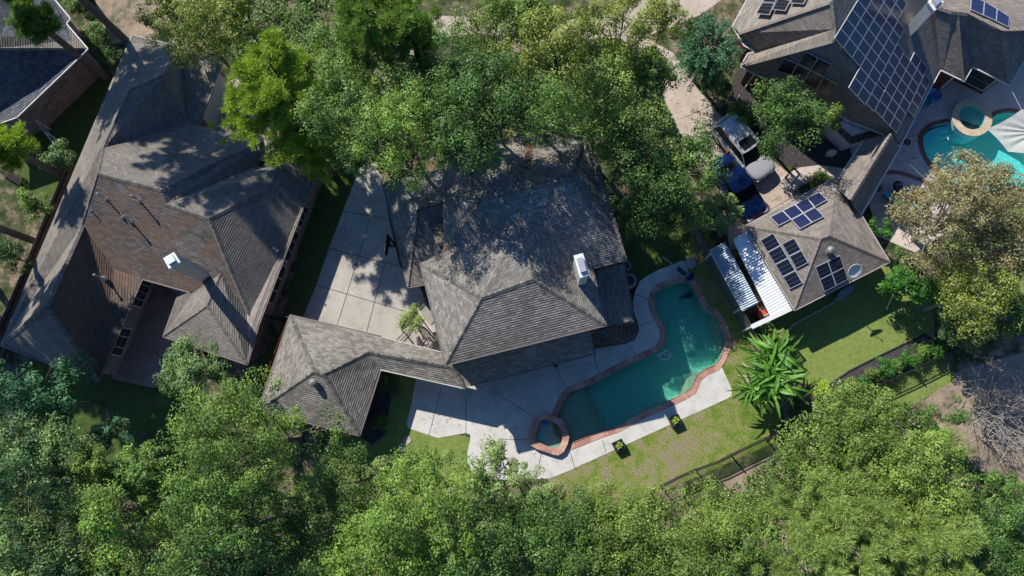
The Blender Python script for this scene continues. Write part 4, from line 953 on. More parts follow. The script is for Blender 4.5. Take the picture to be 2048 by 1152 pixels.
# ------------------------------------------------------------------ cars
def car(x, y, d, L, Wd, H, paint, label, suv=True):
    c = P(x, y, .9); c.z = 0; d = Vector((d.x, d.y, 0)).normalized(); s = Vector((-d.y, d.x, 0)); root = empty('parked_car', c, label, 'car', 'cars on the right driveway')
    T = lambda a, b, z: c+d*a+s*b+Vector((0, 0, z))
    w = Wd/2; zs = .98 if suv else .86; zh = .98 if suv else .84
    xs = [-L/2, -L/2+.07, -L/2+.3, -L/2+.8, -L*.2, 0, L*.18, L*.3, L*.4, L/2-.22, L/2-.07, L/2]
    ws = [.72, .86, .95, .99, 1, 1, 1, .99, .96, .88, .74, .58]; hs = [.62, .92, 1, 1, 1, 1, 1, .99, .95, .88, .80, .60]
    m = MB(); P_ = []
    for X, ww_, hh in zip(xs, ws, hs):
        W1 = w*ww_; z1 = .28+(zs-.28)*hh
        pr = [(W1*.9, .26), (W1*.985, .38), (W1, .62*z1+.1), (W1*.97, z1-.07), (W1*.86, z1), (W1*.5, z1+.035), (0, z1+.045)]
        pr = pr+[(-b, z) for b, z in pr[:-1][::-1]]
        P_.append([T(X, b, z) for b, z in pr])
    base = len(m.v); n = len(P_[0])
    for r_ in P_: m.v += [tuple(p) for p in r_]
    for i in range(len(P_)-1):
        for k in range(n-1):
            m.f.append((base+i*n+k, base+(i+1)*n+k, base+(i+1)*n+k+1, base+i*n+k+1)); m.m.append(0); m.uv.append([(0, 0)]*4)
    for i in (0, len(P_)-1): m.f.append(tuple(base+i*n+k for k in range(n))[::(1 if i else -1)]); m.m.append(0); m.uv.append([(0, 0)]*n)
    body = m.build('body', paint, root, True)
    # greenhouse
    fb, ft = (L*.235, L*.09) if suv else (L*.22, L*.07); rb, rt = (-L*.455, -L*.40) if suv else (-L*.36, -L*.22)
    wb, wt = w*.90, w*.76; z0, z1 = zs-.02, H-.04
    lo = [T(rb, -wb*.92, z0), T(fb, -wb, z0), T(fb, wb, z0), T(rb, wb*.92, z0)]; fc = T(fb+.18, 0, z0)
    hi = [T(rt, -wt*.92, z1), T(ft, -wt, z1), T(ft, wt, z1), T(rt, wt*.92, z1)]; hc = T(ft+.09, 0, z1+.01)
    g = MB(); g.face([lo[1], fc, hc, hi[1]]); g.face([fc, lo[2], hi[2], hc]); g.build('windshield', CARGL, root)
    g = MB(); g.face([lo[3], lo[0], hi[0], hi[3]]); g.build('rear_window', CARGL, root)
    for sg, q in ((0, [lo[0], lo[1], hi[1], hi[0]]), (1, [lo[2], lo[3], hi[3], hi[2]])):
        g = MB(); g.face(q); g.build('side_window', CARGL, root)
    for a, b in zip(lo, hi): p_ = MB(); p_.tube([a, b], .04, 5); p_.build('pillar', paint, root)
    for k in ((0, 1), (2, 3)):
        for t in (.38, .68): p_ = MB(); p_.tube([lo[k[0]].lerp(lo[k[1]], t), hi[k[0]].lerp(hi[k[1]], t)], .03, 5); p_.build('pillar', M['black'], root)
    rf = MB(); nx, ny = 8, 6; g0 = []
    for i in range(nx+1):
        row = []
        for j in range(ny+1):
            u = i/nx; v = j/ny*2-1; X = rt-.06+(ft+.06-rt)*u+(.09*(1-v*v) if i == nx else 0); ww_ = wt*(.92+.08*min(1, u*2))
            row.append(T(X, v*ww_*1.03, z1+.05*(1-v*v)*(1-(2*u-1)**4)+.012))
        g0.append(row)
    b0 = len(rf.v)
    for r_ in g0: rf.v += [tuple(p) for p in r_]
    for i in range(nx):
        for j in range(ny):
            rf.f.append((b0+i*(ny+1)+j, b0+(i+1)*(ny+1)+j, b0+(i+1)*(ny+1)+j+1, b0+i*(ny+1)+j+1)); rf.m.append(0); rf.uv.append([(0, 0)]*4)
    roofp = rf.build('roof_panel', paint, root, True)
    if suv:
        sr = MB(); sr.box(T(ft-.42, 0, z1+.07), d, (.62, wt*1.35, .02)); sr.build('sunroof', CARGL, roofp)
        for sg in (1, -1): rr = MB(); rr.tube([T(rt+.1, sg*wt*.93, z1+.07), T(ft-.05, sg*wt*.95, z1+.08)], .022); rr.build('roof_rail', M['metal'], roofp)
    for sg in (1, -1):
        mi = MB(); mi.box(T(fb-.12, sg*(w+.06), zs+.06), s, (.2, .13, .14)); mi.build('mirror', paint, root)
        hl = MB(); hl.box(T(L/2-.16, sg*w*.62, .70), s, (.36, .26, .12)); hl.build('headlight', M['headl'], root)
        tl = MB(); tl.box(T(-L/2+.04, sg*w*.74, .85), s, (.26, .08, .14)); tl.build('tail_light', M['taill'], root)
        for X in (L*.30, -L*.29):
            wc = T(X, sg*(w-.10), .34); t_ = MB(); t_.lathe(wc-s*.11*sg, [(.20, 0), (.33, .0), (.345, .04), (.345, .18), (.33, .22), (.20, .22)], 20, 0, s*sg); wh = t_.build('wheel', M['rubber'], root, True)
            t_ = MB(); t_.lathe(wc-s*.11*sg, [(0, .2), (.06, .215), (.2, .2), (.21, .1)], 14, 0, s*sg); t_.build('rim', M['metal'], wh)
    gr = MB(); gr.box(T(L/2-.03, 0, .55), s, (.9, .05, .22)); gr.build('grille', M['black'], root)
    return root
def paintmat(name, c, r=.22, metal=.6):
    t = NT(name); t.col(c); t.rough(r, .5); t.b.inputs['Metallic'].default_value = metal; t.b.inputs['Coat Weight'].default_value = .7; t.b.inputs['Coat Roughness'].default_value = .05; return t.m
CARGL = plain('car glass', (.010, .014, .016), .2, spec=.08, var=.1); M['headl'] = paintmat('headlight lens', (.6, .62, .62), .15, .2); M['taill'] = paintmat('tail light lens', (.35, .01, .01), .2, 0)
dcar = P(1556, 374)-P(1487, 292)
car(1488, 293, dcar, 4.75, 1.86, 1.66, paintmat('silver paint', (.46, .46, .46), .28, .25), 'silver suv with dark sunroof, parked nose down on the driveway beside the round tree')
car(1478, 372, P(1523, 438)-P(1478, 372), 4.6, 1.82, 1.42, paintmat('blue paint', (.004, .018, .09), .2, .2), 'dark blue sedan half under the trees, parked beside the silver suv', False)
# ------------------------------------------------------------------ basketball hoop, ac unit, frame
c = P(792, 492, 0); root = empty('basketball_hoop', c, 'basketball hoop with dark pole and backboard at the edge of the concrete driveway', 'basketball hoop')
dd = Vector((-1, .12, 0)).normalized(); ss = Vector((-dd.y, dd.x, 0)); bc = P(774, 490, 3.1)
m = MB(); m.tube([c, c+Vector((0, 0, 2.6)), bc-Vector((0, 0, .1))-dd*.15], .07); m.bar(bc-dd*.5+Vector((0, 0, .2)), bc, .07); m.bar(bc-dd*.5-Vector((0, 0, .3)), bc-Vector((0, 0, .3)), .07); m.build('pole', M['black'], root)
m = MB(); m.box(bc, ss, (1.25, .05, .85)); m.build('backboard', M['black'], root)
m = MB(); rc_ = bc+dd*.34-Vector((0, 0, .25)); m.tube([rc_+Vector((math.cos(a)*.23, math.sin(a)*.23, 0)) for a in [k*math.pi/9 for k in range(19)]], .02, 5); m.build('rim', plain('red rim', (.6, .10, .06)), root)
m = MB()
for k in range(10):
    a = k*math.pi/5; m.tube([rc_+Vector((math.cos(a)*.22, math.sin(a)*.22, 0)), rc_+Vector((math.cos(a+.3)*.13, math.sin(a+.3)*.13, -.4))], .012, 4)
m.build('net', M['white'], root)
for x, y, l in ((1259, 561, 'grey air conditioner with round fan against the right wall of the grey house'), (1253, 530, 'smaller grey air conditioner just above the other by the grey house wall')):
    c = P(x, y, .8); root = empty('air_conditioner', (c.x, c.y, 0), l, 'air conditioner'); k = 1 if y > 540 else .7
    m = MB(); m.prism(smooth_poly([(c.x+a*.42*k, c.y+b*.42*k) for a, b in ((-1, -1), (1, -1), (1, 1), (-1, 1))], 1), .05, .8*k); m.build('casing', M['gutter'], root)
    m = MB(); m.lathe((c.x, c.y, .8*k+.005), [(.33*k, 0), (.33*k, .02), (.0, .025)], 20); m.lathe((c.x, c.y, .8*k+.03), [(.1*k, 0), (.08*k, .05), (0, .05)], 12); m.build('fan_grille', M['black'], root)
root = empty('folded_lounger', P(1365, 545), 'white tube frame of a folded lounger at the top corner of the pool deck', 'lounger frame')
m = MB(); Z = .35
a1, a2, b1, b2 = [P(x, y, z) for x, y, z in ((1350, 538, .5), (1366, 554, .35), (1358, 531, .6), (1377, 546, .4))]
m.tube([a1, a2, b2, b1, a1], .03, 6); m.tube([P(1352, 534, .3), P(1369, 551, .3)], .03, 6); m.tube([a1, P(1350, 538, .05)], .025); m.tube([b2, P(1377, 546, .05)], .025); m.tube([a2, P(1366, 554, .05)], .025); m.tube([b1, P(1358, 531, .05)], .025); m.build('frame', M['metal'], root)
m = MB(); m.face([a1, a2, b2, b1]); m.build('sling', plain('dark mesh sling', (.05, .055, .06), .8), root)
m = MB(); m.tube([P(1324, 513, .15), P(1350, 533, .35), P(1356, 538, .4)], .022); tag(m.build('skimmer_pole', M['white']), 'thin white skimmer pole reaching over the grass from the folded lounger', 'pole')
m = MB(); m.box(P(1379, 556, .14), (1, .5, 0), (.42, .3, .16)); m.box(P(1383, 551, .12), (1, .6, 0), (.3, .25, .12)); tag(m.build('folded_towel', plain('navy cloth', (.01, .02, .14), .9)), 'navy blue cloth heap at the top corner of the pool coping', 'cloth')
m = MB(); c = P(1381, 527, 0); m.lathe(c, [(.34, 0), (.37, .06), (.3, .09), (0, .1)], 14); tag(m.build('stepping_stone', M['gutter']), 'grey round pad at the top corner of the pool deck', 'pad')
for x, y, l in ((815, 880, 'pale round stepping stone on the grass left of the deck'), (804, 896, 'longer pale stepping stone just below the round one')):
    m = MB(); c = P(x, y); m.prism([(c.x+math.cos(a)*.24*(1 if y < 890 else .8), c.y+math.sin(a)*.26*(1 if y < 890 else 1.3)) for a in [k*math.pi/5+.2*math.sin(k*3) for k in range(10)]], 0, .05); tag(m.build('stepping_stone', M['street']), l, 'stepping stone')
m = MB(); c = P(1111, 731, .035); m.lathe(c, [(.12, 0), (.12, .03), (.05, .04), (0, .04)], 14); tag(m.build('deck_drain', M['black']), 'small round black drain cap on the deck by the grey house wall', 'drain')
# ------------------------------------------------------------------ right garden furniture
c = P(1797, 372, .7); root = empty('kettle_grill', (c.x, c.y, 0), 'black round kettle grill on the shaded right patio', 'grill')
m = MB(); m.lathe((c.x, c.y, .5), [(0, -.1), (.22, -.02), (.32, .12), (.34, .22)], 24); m.build('bowl', M['black'], root, True)
m = MB(); m.lathe((c.x, c.y, .73), [(.345, 0), (.30, .12), (.16, .2), (0, .22)], 24); l_ = m.build('lid', paintmat('black enamel', (.01, .01, .012), .12, 0), root, True)
m = MB(); m.bar((c.x-.06, c.y, .98), (c.x+.06, c.y, .98), .03); m.build('handle', M['metal'], l_)
for k in range(3): a = k*2.09; m = MB(); m.tube([(c.x+math.cos(a)*.18, c.y+math.sin(a)*.18, .5), (c.x+math.cos(a)*.32, c.y+math.sin(a)*.32, 0)], .015); m.build('leg', M['metal'], root)
def chair(x, y, rz, mat, label, r=.28):
    c = P(x, y, .4); c.z = 0; root = empty('patio_chair', c, label, 'chair', 'patio chairs around the garden furniture'); d = Vector((math.cos(rz), math.sin(rz), 0)); s = Vector((-d.y, d.x, 0))
    m = MB(); m.prism(smooth_poly([c+d*a*r+s*b*r for a, b in ((-1, -1), (1, -1), (1, 1), (-1, 1))], 1), .38, .43); m.build('seat', mat, root)
    m = MB(); m.box(c-d*r*1.05+Vector((0, 0, .68)), s, (r*1.9, .04, .5), 0, Vector((-d.x*.25, -d.y*.25, 1))); m.build('backrest', mat, root)
    for a in (-.85, .85):
        for b in (-.85, .85): m = MB(); m.tube([c+d*a*r+s*b*r, c+d*a*r*.9+s*b*r*.9+Vector((0, 0, .38))], .018); m.build('leg', M['metal'], root)
tealp = plain('teal plastic', (.05, .38, .45), .4); oran = plain('orange cloth', (.75, .18, .08), .8)
chair(1776, 391, .6, tealp, 'teal chair in the shade next to the brown stool'); chair(1835, 396, 2.3, oran, 'orange chair in the sun at the edge of the tan tree'); chair(1832, 409, 2.8, plain('mint plastic', (.25, .62, .55), .4), 'mint chair just below the orange one')
m = MB(); c = P(1789, 388, .3); m.box((c.x, c.y, .22), (1, .3, 0), (.42, .40, .44)); tag(m.build('stool', M['woodr']), 'brown square stool between the teal chair and the black grill', 'stool')
c = P(1796, 416, .7); root = empty('patio_table', (c.x, c.y, 0), 'glass patio table with white frame under the closed green umbrella', 'table')
d = Vector((.75, -.65, 0)).normalized(); s = Vector((-d.y, d.x, 0)); q = [Vector((c.x, c.y, .72))+d*a*.62+s*b*.42 for a, b in ((-1, -1), (1, -1), (1, 1), (-1, 1))]
m = MB(); m.tube(q+[q[0]], .035); m.tube([q[0].lerp(q[1], .5), q[3].lerp(q[2], .5)], .03)
m.build('top_frame', M['white'], root); m = MB(); m.face([p-Vector((0, 0, .01)) for p in q]); m.build('glass_top', plain('smoked glass', (.08, .10, .11), .1), root)
for p in q: m = MB(); m.tube([p, (p.x, p.y, 0)], .025); m.build('leg', M['white'], root)
um = empty('patio_umbrella', (c.x, c.y, 0), 'closed dark green umbrella leaning over the white framed table', 'umbrella')
a = P(1793, 411, 1.2); b = P(1819, 401, 2.3); ax = (b-a).normalized(); x_ = ax.orthogonal().normalized(); y_ = ax.cross(x_)
m = MB(); n = 16; lo = []; hi = []
for k in range(n): A_ = 2*math.pi*k/n; R_ = (.30 if k % 2 else .17); lo.append(a+(x_*math.cos(A_)+y_*math.sin(A_))*R_); hi.append(b+(x_*math.cos(A_)+y_*math.sin(A_))*.03)
for k in range(n): m.face([lo[k], lo[(k+1) % n], hi[(k+1) % n], hi[k]])
m.build('canopy', plain('green canvas', (.01, .20, .10), .8, var=.3), um); m = MB(); m.tube([(c.x, c.y, 0), a, b+ax*.1], .025); m.build('pole', M['white'], um)
# shade sail
p_ = [P(x, y, z) for x, y, z in ((2043, 219, 2.6), (1974, 258, 2.3), (2016, 303, 2.2), (2180, 330, 2.6), (2190, 200, 3.0))]
m = MB(); N_ = 14; ctr = sum(p_, Vector())/5+Vector((0, 0, -.25)); edge = []
for i in range(5):
    a = p_[i]; b = p_[(i+1) % 5]
    for k in range(N_):
        t = k/N_; q = a.lerp(b, t); sag = .16*math.sin(math.pi*t)*((b-a).length/4); edge.append(q+(ctr-q)*sag*(.55 if i in (0,) else .35))
R_ = 6; rows = []
for r in range(R_+1): rows.append([e.lerp(ctr, r/R_)+Vector((0, 0, .05*math.sin(i*1.1)*r/R_*(1-r/R_)*3)) for i, e in enumerate(edge)])
for r in range(R_):
    for k in range(len(edge)): m.face([rows[r][k], rows[r][(k+1) % len(edge)], rows[r+1][(k+1) % len(edge)], rows[r+1][k]])
sail = empty('shade_sail', P(2050, 260, 0), 'pale grey fabric shade sail stretched over the turquoise pool at the right edge', 'shade sail')
m.build('fabric', leafmat('sail fabric', (.58, .57, .54), (.6, .58, .55), .25, .8), sail, True)
m = MB(); m.tube([p_[0], P(2022, 178, 2.75)], .012); m.tube([p_[1], P(1958, 250, .6)], .01); m.build('rope', M['white'], sail)
for x, y, r, l in ((1868, 190, .5, 'crumpled blue pool float by the white gutter of the solar house'), (1851, 206, .3, 'smaller teal float just below the crumpled blue one')):
    c = P(x, y, .2); m = MB(); rr = random.Random(3)
    m.lathe((c.x, c.y, .02), [(0, .05), (r*.5, .12), (r*.8, .25), (r, .12), (r*.95, 0)], 11)
    m.v = [(a+rr.uniform(-.08, .08), b+rr.uniform(-.08, .08), max(.02, z+rr.uniform(-.06, .1))) for a, b, z in m.v]; tag(m.build('pool_float', plain('blue vinyl', (.10, .28, .55) if r > .4 else (.08, .40, .45), .3)), l, 'pool float')
m = MB(); c = P(1815, 284, .1); m.tube([c+Vector((math.cos(a)*.15, math.sin(a)*.15, 0)) for a in [k*math.pi/8 for k in range(17)]], .05); tag(m.build('rubber_ring', M['rubber']), 'small black rubber ring on the shaded patio left of the turquoise pool', 'ring')
m = MB(); c = P(1893, 277, WZ+.03); m.tube([c, c+Vector((.12, .1, 0)), c+Vector((.1, -.12, 0)), c+Vector((-.02, -.2, 0))], .03); tag(m.build('pool_float', M['white']), 'tiny white float bobbing in the turquoise pool', 'pool float')
c = P(1665, 304, .5); m = MB(); m.prism(smooth_poly([(c.x+a*.28, c.y+b*.17) for a, b in ((-1, -1), (1, -1), (1, 1), (-1, 1))], 2), 0, .5); tag(m.build('garden_bench', M['white']), 'white rounded stone bench in the dark garden court', 'bench')
m = MB(); c = P(22, 350, .4); d = Vector((.85, -.5, 0)).normalized(); s = Vector((-d.y, d.x, 0))
rb_ = empty('wooden_bench', (c.x, c.y, 0), 'long dark slatted wooden bench in the shaded yard at the left edge', 'bench')
for k in range(5): m.bar(Vector((c.x, c.y, .42))-d*.95+s*(k-2)*.11, Vector((c.x, c.y, .42))+d*.95+s*(k-2)*.11, .08, .03)
m.build('seat', M['wood'], rb_)
for k in (-.8, .8):
    for q in (-.2, .2): m = MB(); p = Vector((c.x, c.y, 0))+d*k+s*q; m.bar(p, p+Vector((0, 0, .4)), .07); m.build('leg', M['wood'], rb_)
# gate with vine by the driveway
gt = empty('garden_gate', P(836, 650), 'black metal garden fence and arched gate over a pale paved strip beside the driveway', 'gate')
surf('garden_path', [(838, 640), (862, 655), (895, 710), (860, 715), (830, 690), (820, 660)], .022, M['patio'])
for x0, y0, x1, y1 in ((783, 690, 808, 665), (808, 665, 822, 640), (832, 612, 858, 580), (822, 640, 850, 655), (850, 655, 862, 672)):
    a = P(x0, y0, 1.25); b = P(x1, y1, 1.25); m = MB()
    for z in (1.25, .15): m.bar(Vector((a.x, a.y, z)), Vector((b.x, b.y, z)), .04)
    for i in range(max(3, int((b-a).length/.11))): p = a.lerp(b, i/max(3, int((b-a).length/.11))); m.bar((p.x, p.y, .05), (p.x, p.y, 1.25), .02)
    m.build('railing', M['black'], gt)
m = MB(); a = P(812, 668, 0); b = P(838, 632, 0); m.tube([a+(b-a)*(.5-.5*math.cos(t))+Vector((0, 0, 1.3+.9*math.sin(t))) for t in [k*math.pi/10 for k in range(11)]], .035); m.bar(a, a+Vector((0, 0, 1.3)), .06); m.bar(b, b+Vector((0, 0, 1.3)), .06); m.build('arch', M['black'], gt)
# wooden deck of the left house
q = [P(x, y, .3) for x, y in ((300, 560), (365, 600), (392, 700), (395, 770), (300, 775), (222, 757), (262, 660))]
m = MB(); m.prism(q, 0, .3); o = m.build('wooden_deck', M['deckwood']); tag(o, 'brown boarded deck in the courtyard of the left house', 'deck')
# lattice and curved edging in the right yard
a = P(1527, 708, 1.6); b = P(1590, 672, 1.6); m = MB()
L = (b-a).length; d = (b-a).normalized(); n = int(L/.16)
for i in range(n):
    for sg in (1, -1):
        x0 = i/n*L; m.bar(a+d*x0-Vector((0, 0, 1.5 if sg > 0 else 0)), a+d*min(L, x0+1.5)-Vector((0, 0, max(0, (x0+1.5-L)) if sg > 0 else min(1.5, L-x0))), .035, .015)
m.bar(a, b, .07, .06)
for p in (a, b): m.bar((p.x, p.y, 0), p, .09)
tag(m.build('lattice_screen', M['wood']), 'diamond lattice screen half covered by the loose shrub near the banana clump', 'trellis')
m = MB(); e = [P(x, y, .05) for x, y in ((1568, 672), (1585, 650), (1610, 636), (1640, 620), (1668, 604))]
m.tube(e, .07, 6); tag(m.build('lawn_edging', M['gutter']), 'curved grey edging along the shaded lawn below the solar garage', 'edging')
m = MB(); e = [P(x, y, .04) for x, y in ((1655, 771), (1700, 741), (1760, 711), (1852, 667))]; m.tube(e, .05, 6); tag(m.build('bed_edging', M['black']), 'long straight dark edging between the sunny lawn and the mulch bed', 'edging')
m = MB(); e = [P(x, y, z) for x, y, z in ((1576, 350, .6), (1592, 328, .6))]; m.bar(e[0], e[1], .08, .05)
for p in e: m.bar((p.x, p.y, 0), p, .1)
tag(m.build('handrail', M['wood']), 'short wooden handrail at the foot of the round tree beside the silver suv', 'handrail')
m = MB(); a = P(1593, 378, .9); b = P(1612, 362, .9)
for z in (.9, .1): m.bar(Vector((a.x, a.y, z)), Vector((b.x, b.y, z)), .04)
for i in range(9): p = a.lerp(b, i/8); m.bar((p.x, p.y, .05), (p.x, p.y, .9), .03)
tag(m.build('side_gate', M['black']), 'small dark slatted gate between the right driveway and the garden path', 'gate')
m = MB(); m.tube([P(1509, 148, 2.7), P(1476, 196, 0)], .05); m.build('downspout', M['white'], H5)
# ------------------------------------------------------------------ trees
def crown_points(rng, R, ch, lobes, cl, per, rc, hollow=.72, droop=0):
    """clump positions over a lobed crown, then leaves round each clump; local coords, z from 0 (crown bottom) to ch"""
    L = []
    for i in range(lobes):
        a = i*2.39996+rng.random()*.6; u = (i+.5)/lobes; rr = math.sqrt(u)*.70*R*(.85+.3*rng.random()); z = ch*(.30+.42*math.sqrt(max(0, 1-u*.95))+.14*rng.normal())
        L.append((rr*math.cos(a), rr*math.sin(a), z, R*(.22+.24*rng.random()**1.2)))
    pos = []; dr = []; cid = []
    ncl = int(cl)
    li = rng.integers(0, lobes, ncl); nv = rng.normal(size=(ncl, 3)); nv[:, 2] += .35; nv /= np.linalg.norm(nv, axis=1)[:, None]
    Lr = np.array(L); rad = (hollow+(1-hollow)*rng.random(ncl)**.6)
    cc = Lr[li, :3]+nv*(Lr[li, 3]*rad)[:, None]*np.array([1, 1, .75*ch/(R*1.3)+.25])
    cc[:, 2] = np.maximum(cc[:, 2], rng.random(ncl)*.3*ch)
    sz = rc*(.6+.8*rng.random(ncl))
    p = rng.normal(size=(ncl, per, 3)); p /= np.linalg.norm(p, axis=2)[:, :, None]; d = p.copy()
    p *= (rng.random((ncl, per))**.28)[:, :, None]*sz[:, None, None]; p[:, :, 2] = p[:, :, 2]*.7+.08
    p += cc[:, None, :]
    t = np.repeat(rng.random(ncl)**1.3*.7, per)+rng.random(ncl*per)*.3
    return p.reshape(-1, 3), d.reshape(-1, 3), t, L, cc
def limbs(rng, h, ch, L, mat, root, cc, r0=.2, twigs=40, name='trunk'):
    m = MB(); zb = h-ch; o = Vector(root.location); lean = Vector((rng.normal()*.15, rng.normal()*.15, 0))
    top = Vector((lean.x, lean.y, zb+ch*.35)); base = [Vector((0, 0, -.1)), Vector((lean.x*.3, lean.y*.3, zb*.5)), top]
    m.tube([o+p for p in base], [r0*1.25, r0*.95, r0*.7], 8)
    for (x, y, z, r) in L:
        e = Vector((x, y, zb+z)); s = Vector((lean.x*.7, lean.y*.7, zb+ch*.05*rng.random()+.0)); mid = s.lerp(e, .5)+Vector((rng.normal()*.2, rng.normal()*.2, .25))
        m.tube([o+s, o+mid, o+e], [r0*.5, r0*.3, r0*.1], 5, cap=False)
        for k in range(3):
            f = e+Vector((rng.normal(), rng.normal(), .5*rng.normal()+.3))*r*.7; m.tube([o+mid.lerp(e, .3+.3*k), o+f], [r0*.16, .012], 4, cap=False)
    idx = rng.integers(0, len(cc), twigs)
    for i in idx:
        c = Vector(cc[i])+Vector((0, 0, zb)); s = Vector((c.x*.55, c.y*.55, zb+(c.z-zb)*.6)); m.tube([o+s, o+s.lerp(c, .6)+Vector((rng.normal()*.1, rng.normal()*.1, .1)), o+c*1.0+Vector((0, 0, .05))], [.045, .025, .01], 4, cap=False)
    m.build(name, mat, root)
SEED = [100]
def tree(px, py, rpx, h, kind, label, ch=None, dens=1.0, leaf=.145, bark='bark', cat='tree', name='broadleaf_tree', group=None, lobes=None, sx=1.0, rot=0, wid=.58):
    SEED[0] += 1; rng = np.random.default_rng(SEED[0])
    R = .92*rpx*(CH-h*.75)/FPX; ch = ch or min(h*.8, R*1.9)
    c = P(px, py, h-ch*.45); root = empty(name, (c.x, c.y, 0), label, cat, group)
    lobes = lobes or max(7, int(R*3.4)); rc = .5 if R > 2 else .32
    cl = int(R*R*14*dens*(.17/leaf)**.5*(1 if R > 2 else 1.8)); per = 95
    p, d, t, L, cc = crown_points(rng, R, ch, lobes, cl, per, rc)
    leaf *= .82+.4*rng.random(); t = np.clip(t+(rng.random()-.5)*.3, 0, 1)
    ca, sa = math.cos(rot), math.sin(rot)
    def el(q):
        q = q.copy(); x = q[:, 0]*sx; y = q[:, 1]/sx; q[:, 0] = x*ca-y*sa; q[:, 1] = x*sa+y*ca; return q
    if sx != 1.0:
        p = el(p); cc = el(cc); La = np.array(L); La[:, :3] = el(La[:, :3]); L = [tuple(a) for a in La]
    p[:, 2] += h-ch
    link_arrays('crown', leaf_quads(rng, p, leaf, leaf*wid, .75, out=d), t, LF[kind], root)
    limbs(rng, h, ch, L, M[bark], root, cc, max(.04, min(.2, R*.04)), int(cl*.12))
    return root
def pine(px, py, rpx, h, kind, label, ch=None, dens=1.0, parts_=None, group=None, bark='bark', nl=.36):
    """needle tufts: starbursts at the ends of many branches"""
    SEED[0] += 1; rng = np.random.default_rng(SEED[0]); R = rpx*(CH-h*.8)/FPX; ch = ch or R*1.7
    c = P(px, py, h-ch*.4); root = empty('pine_tree', (c.x, c.y, 0), label, 'pine', group)
    nb = int(11+R*4); tips = []; m = MB(); o = Vector(root.location); zb = h-ch
    m.tube([o, o+Vector((0, 0, zb)), o+Vector((rng.normal()*.2, rng.normal()*.2, h-.4))], [.25, .2, .04], 8)
    for i in range(nb):
        a = i*2.4+rng.random()*.5; u = i/nb; z = zb+ch*(.05+.85*u); ln = R*(1.0-.62*u**1.5)*(.75+.35*rng.random()); e = Vector((math.cos(a)*ln, math.sin(a)*ln, z+ln*.12)); s = Vector((0, 0, z-ln*.1)); mid = s.lerp(e, .5)+Vector((0, 0, .2))
        m.tube([o+s, o+mid, o+e], [.07, .045, .015], 5, cap=False)
        nt = int((9+ln*8)*dens)
        for k in range(nt):
            f = rng.random()**.6*.85+.2; w = .50*ln*(.25+f*.55); q = s.lerp(e, f)+Vector((rng.normal()*w*.42, rng.normal()*w*.42, .25*rng.random()+.1*rng.normal())); tips.append(q)
            if k % 2 == 0: m.tube([o+s.lerp(e, f*.8), o+q], [.022, .01], 3, cap=False)
    m.build('trunk', M[bark], root)
    tp = np.array([tuple(q) for q in tips]); n = len(tp); per = 100
    d = rng.normal(size=(n, per, 3)); d[:, :, 2] = np.abs(d[:, :, 2])*.8+.15; d /= np.linalg.norm(d, axis=2)[:, :, None]
    sz = nl*(.7+.5*rng.random(n))[:, None, None]*(.75+.4*rng.random((n, per)))[:, :, None]
    base = (tp[:, None, :]+rng.normal(size=(n, per, 3))*.07); mid = (base+d*sz*.5).reshape(-1, 3); dd = d.reshape(-1, 3); s_ = sz.reshape(-1, 1)
    nr = rng.normal(size=(n*per, 3)); b = np.cross(nr, dd); b /= np.linalg.norm(b, axis=1)[:, None]; W_ = .017
    v = np.stack([mid-dd*s_*.5-b*W_*.6, mid-b*W_, mid+dd*s_*.5, mid+b*W_], 1).reshape(-1, 3)
    t = np.repeat(rng.random(n)*.5, per)+rng.random(n*per)*.5
    link_arrays('crown', v, t, LF[kind], root); return root
def bush(px, py, rpx, h, kind, label, dens=1.0, leaf=.12, group=None, name='shrub', cat='shrub'):
    return tree(px, py, rpx, h, kind, label, ch=h*.92, dens=dens, leaf=leaf, name=name, cat=cat, group=group, lobes=7)
def feathery(px, py, rpx, h, kind, label, dens=1.0, name='feathery_tree', pend=.0, cat='tree'):
    """arching sprays radiating from the middle, small leaves along each spray"""
    SEED[0] += 1; rng = np.random.default_rng(SEED[0]); R = rpx*(CH-h*.7)/FPX; c = P(px, py, h*.6); root = empty(name, (c.x, c.y, 0), label, cat)
    V_ = []; D_ = []; m = MB(); o = Vector(root.location); ns = int(150*dens*max(1, R*.6))
    m.tube([o, o+Vector((0, 0, h*.55))], [.12, .08], 7)
    for i in range(ns):
        a = rng.random()*6.283; el = rng.random(); ln = R*(.5+.5*rng.random()); s = Vector((math.cos(a)*R*.12, math.sin(a)*R*.12, h*(.35+.4*rng.random()))); e = Vector((math.cos(a)*ln, math.sin(a)*ln, h*(.3+.75*el*(1-.5*ln/R)))) ; mid = s.lerp(e, .55)+Vector((0, 0, .35))
        if i % 4 == 0: m.tube([o+s, o+mid, o+e], [.03, .02, .006], 3, cap=False)
        for k in range(34):
            t = .25+.75*(k+rng.random())/34; q = (s*(1-t)**2+mid*2*t*(1-t)+e*t*t); dv = (e-s).normalized(); sd_ = Vector((-dv.y, dv.x, 0))*(1 if k % 2 else -1)
            V_.append(tuple(q+sd_*.07+Vector((rng.normal(), rng.normal(), rng.normal()))*.02)); D_.append(tuple(sd_+dv*.8))
    m.build('trunk', M['bark'], root); V_ = np.array(V_); D_ = np.array(D_)
    link_arrays('crown', leaf_quads(rng, V_, .21, .06, 1.0, D_, .15), rng.random(len(V_)), LF[kind], root); return root
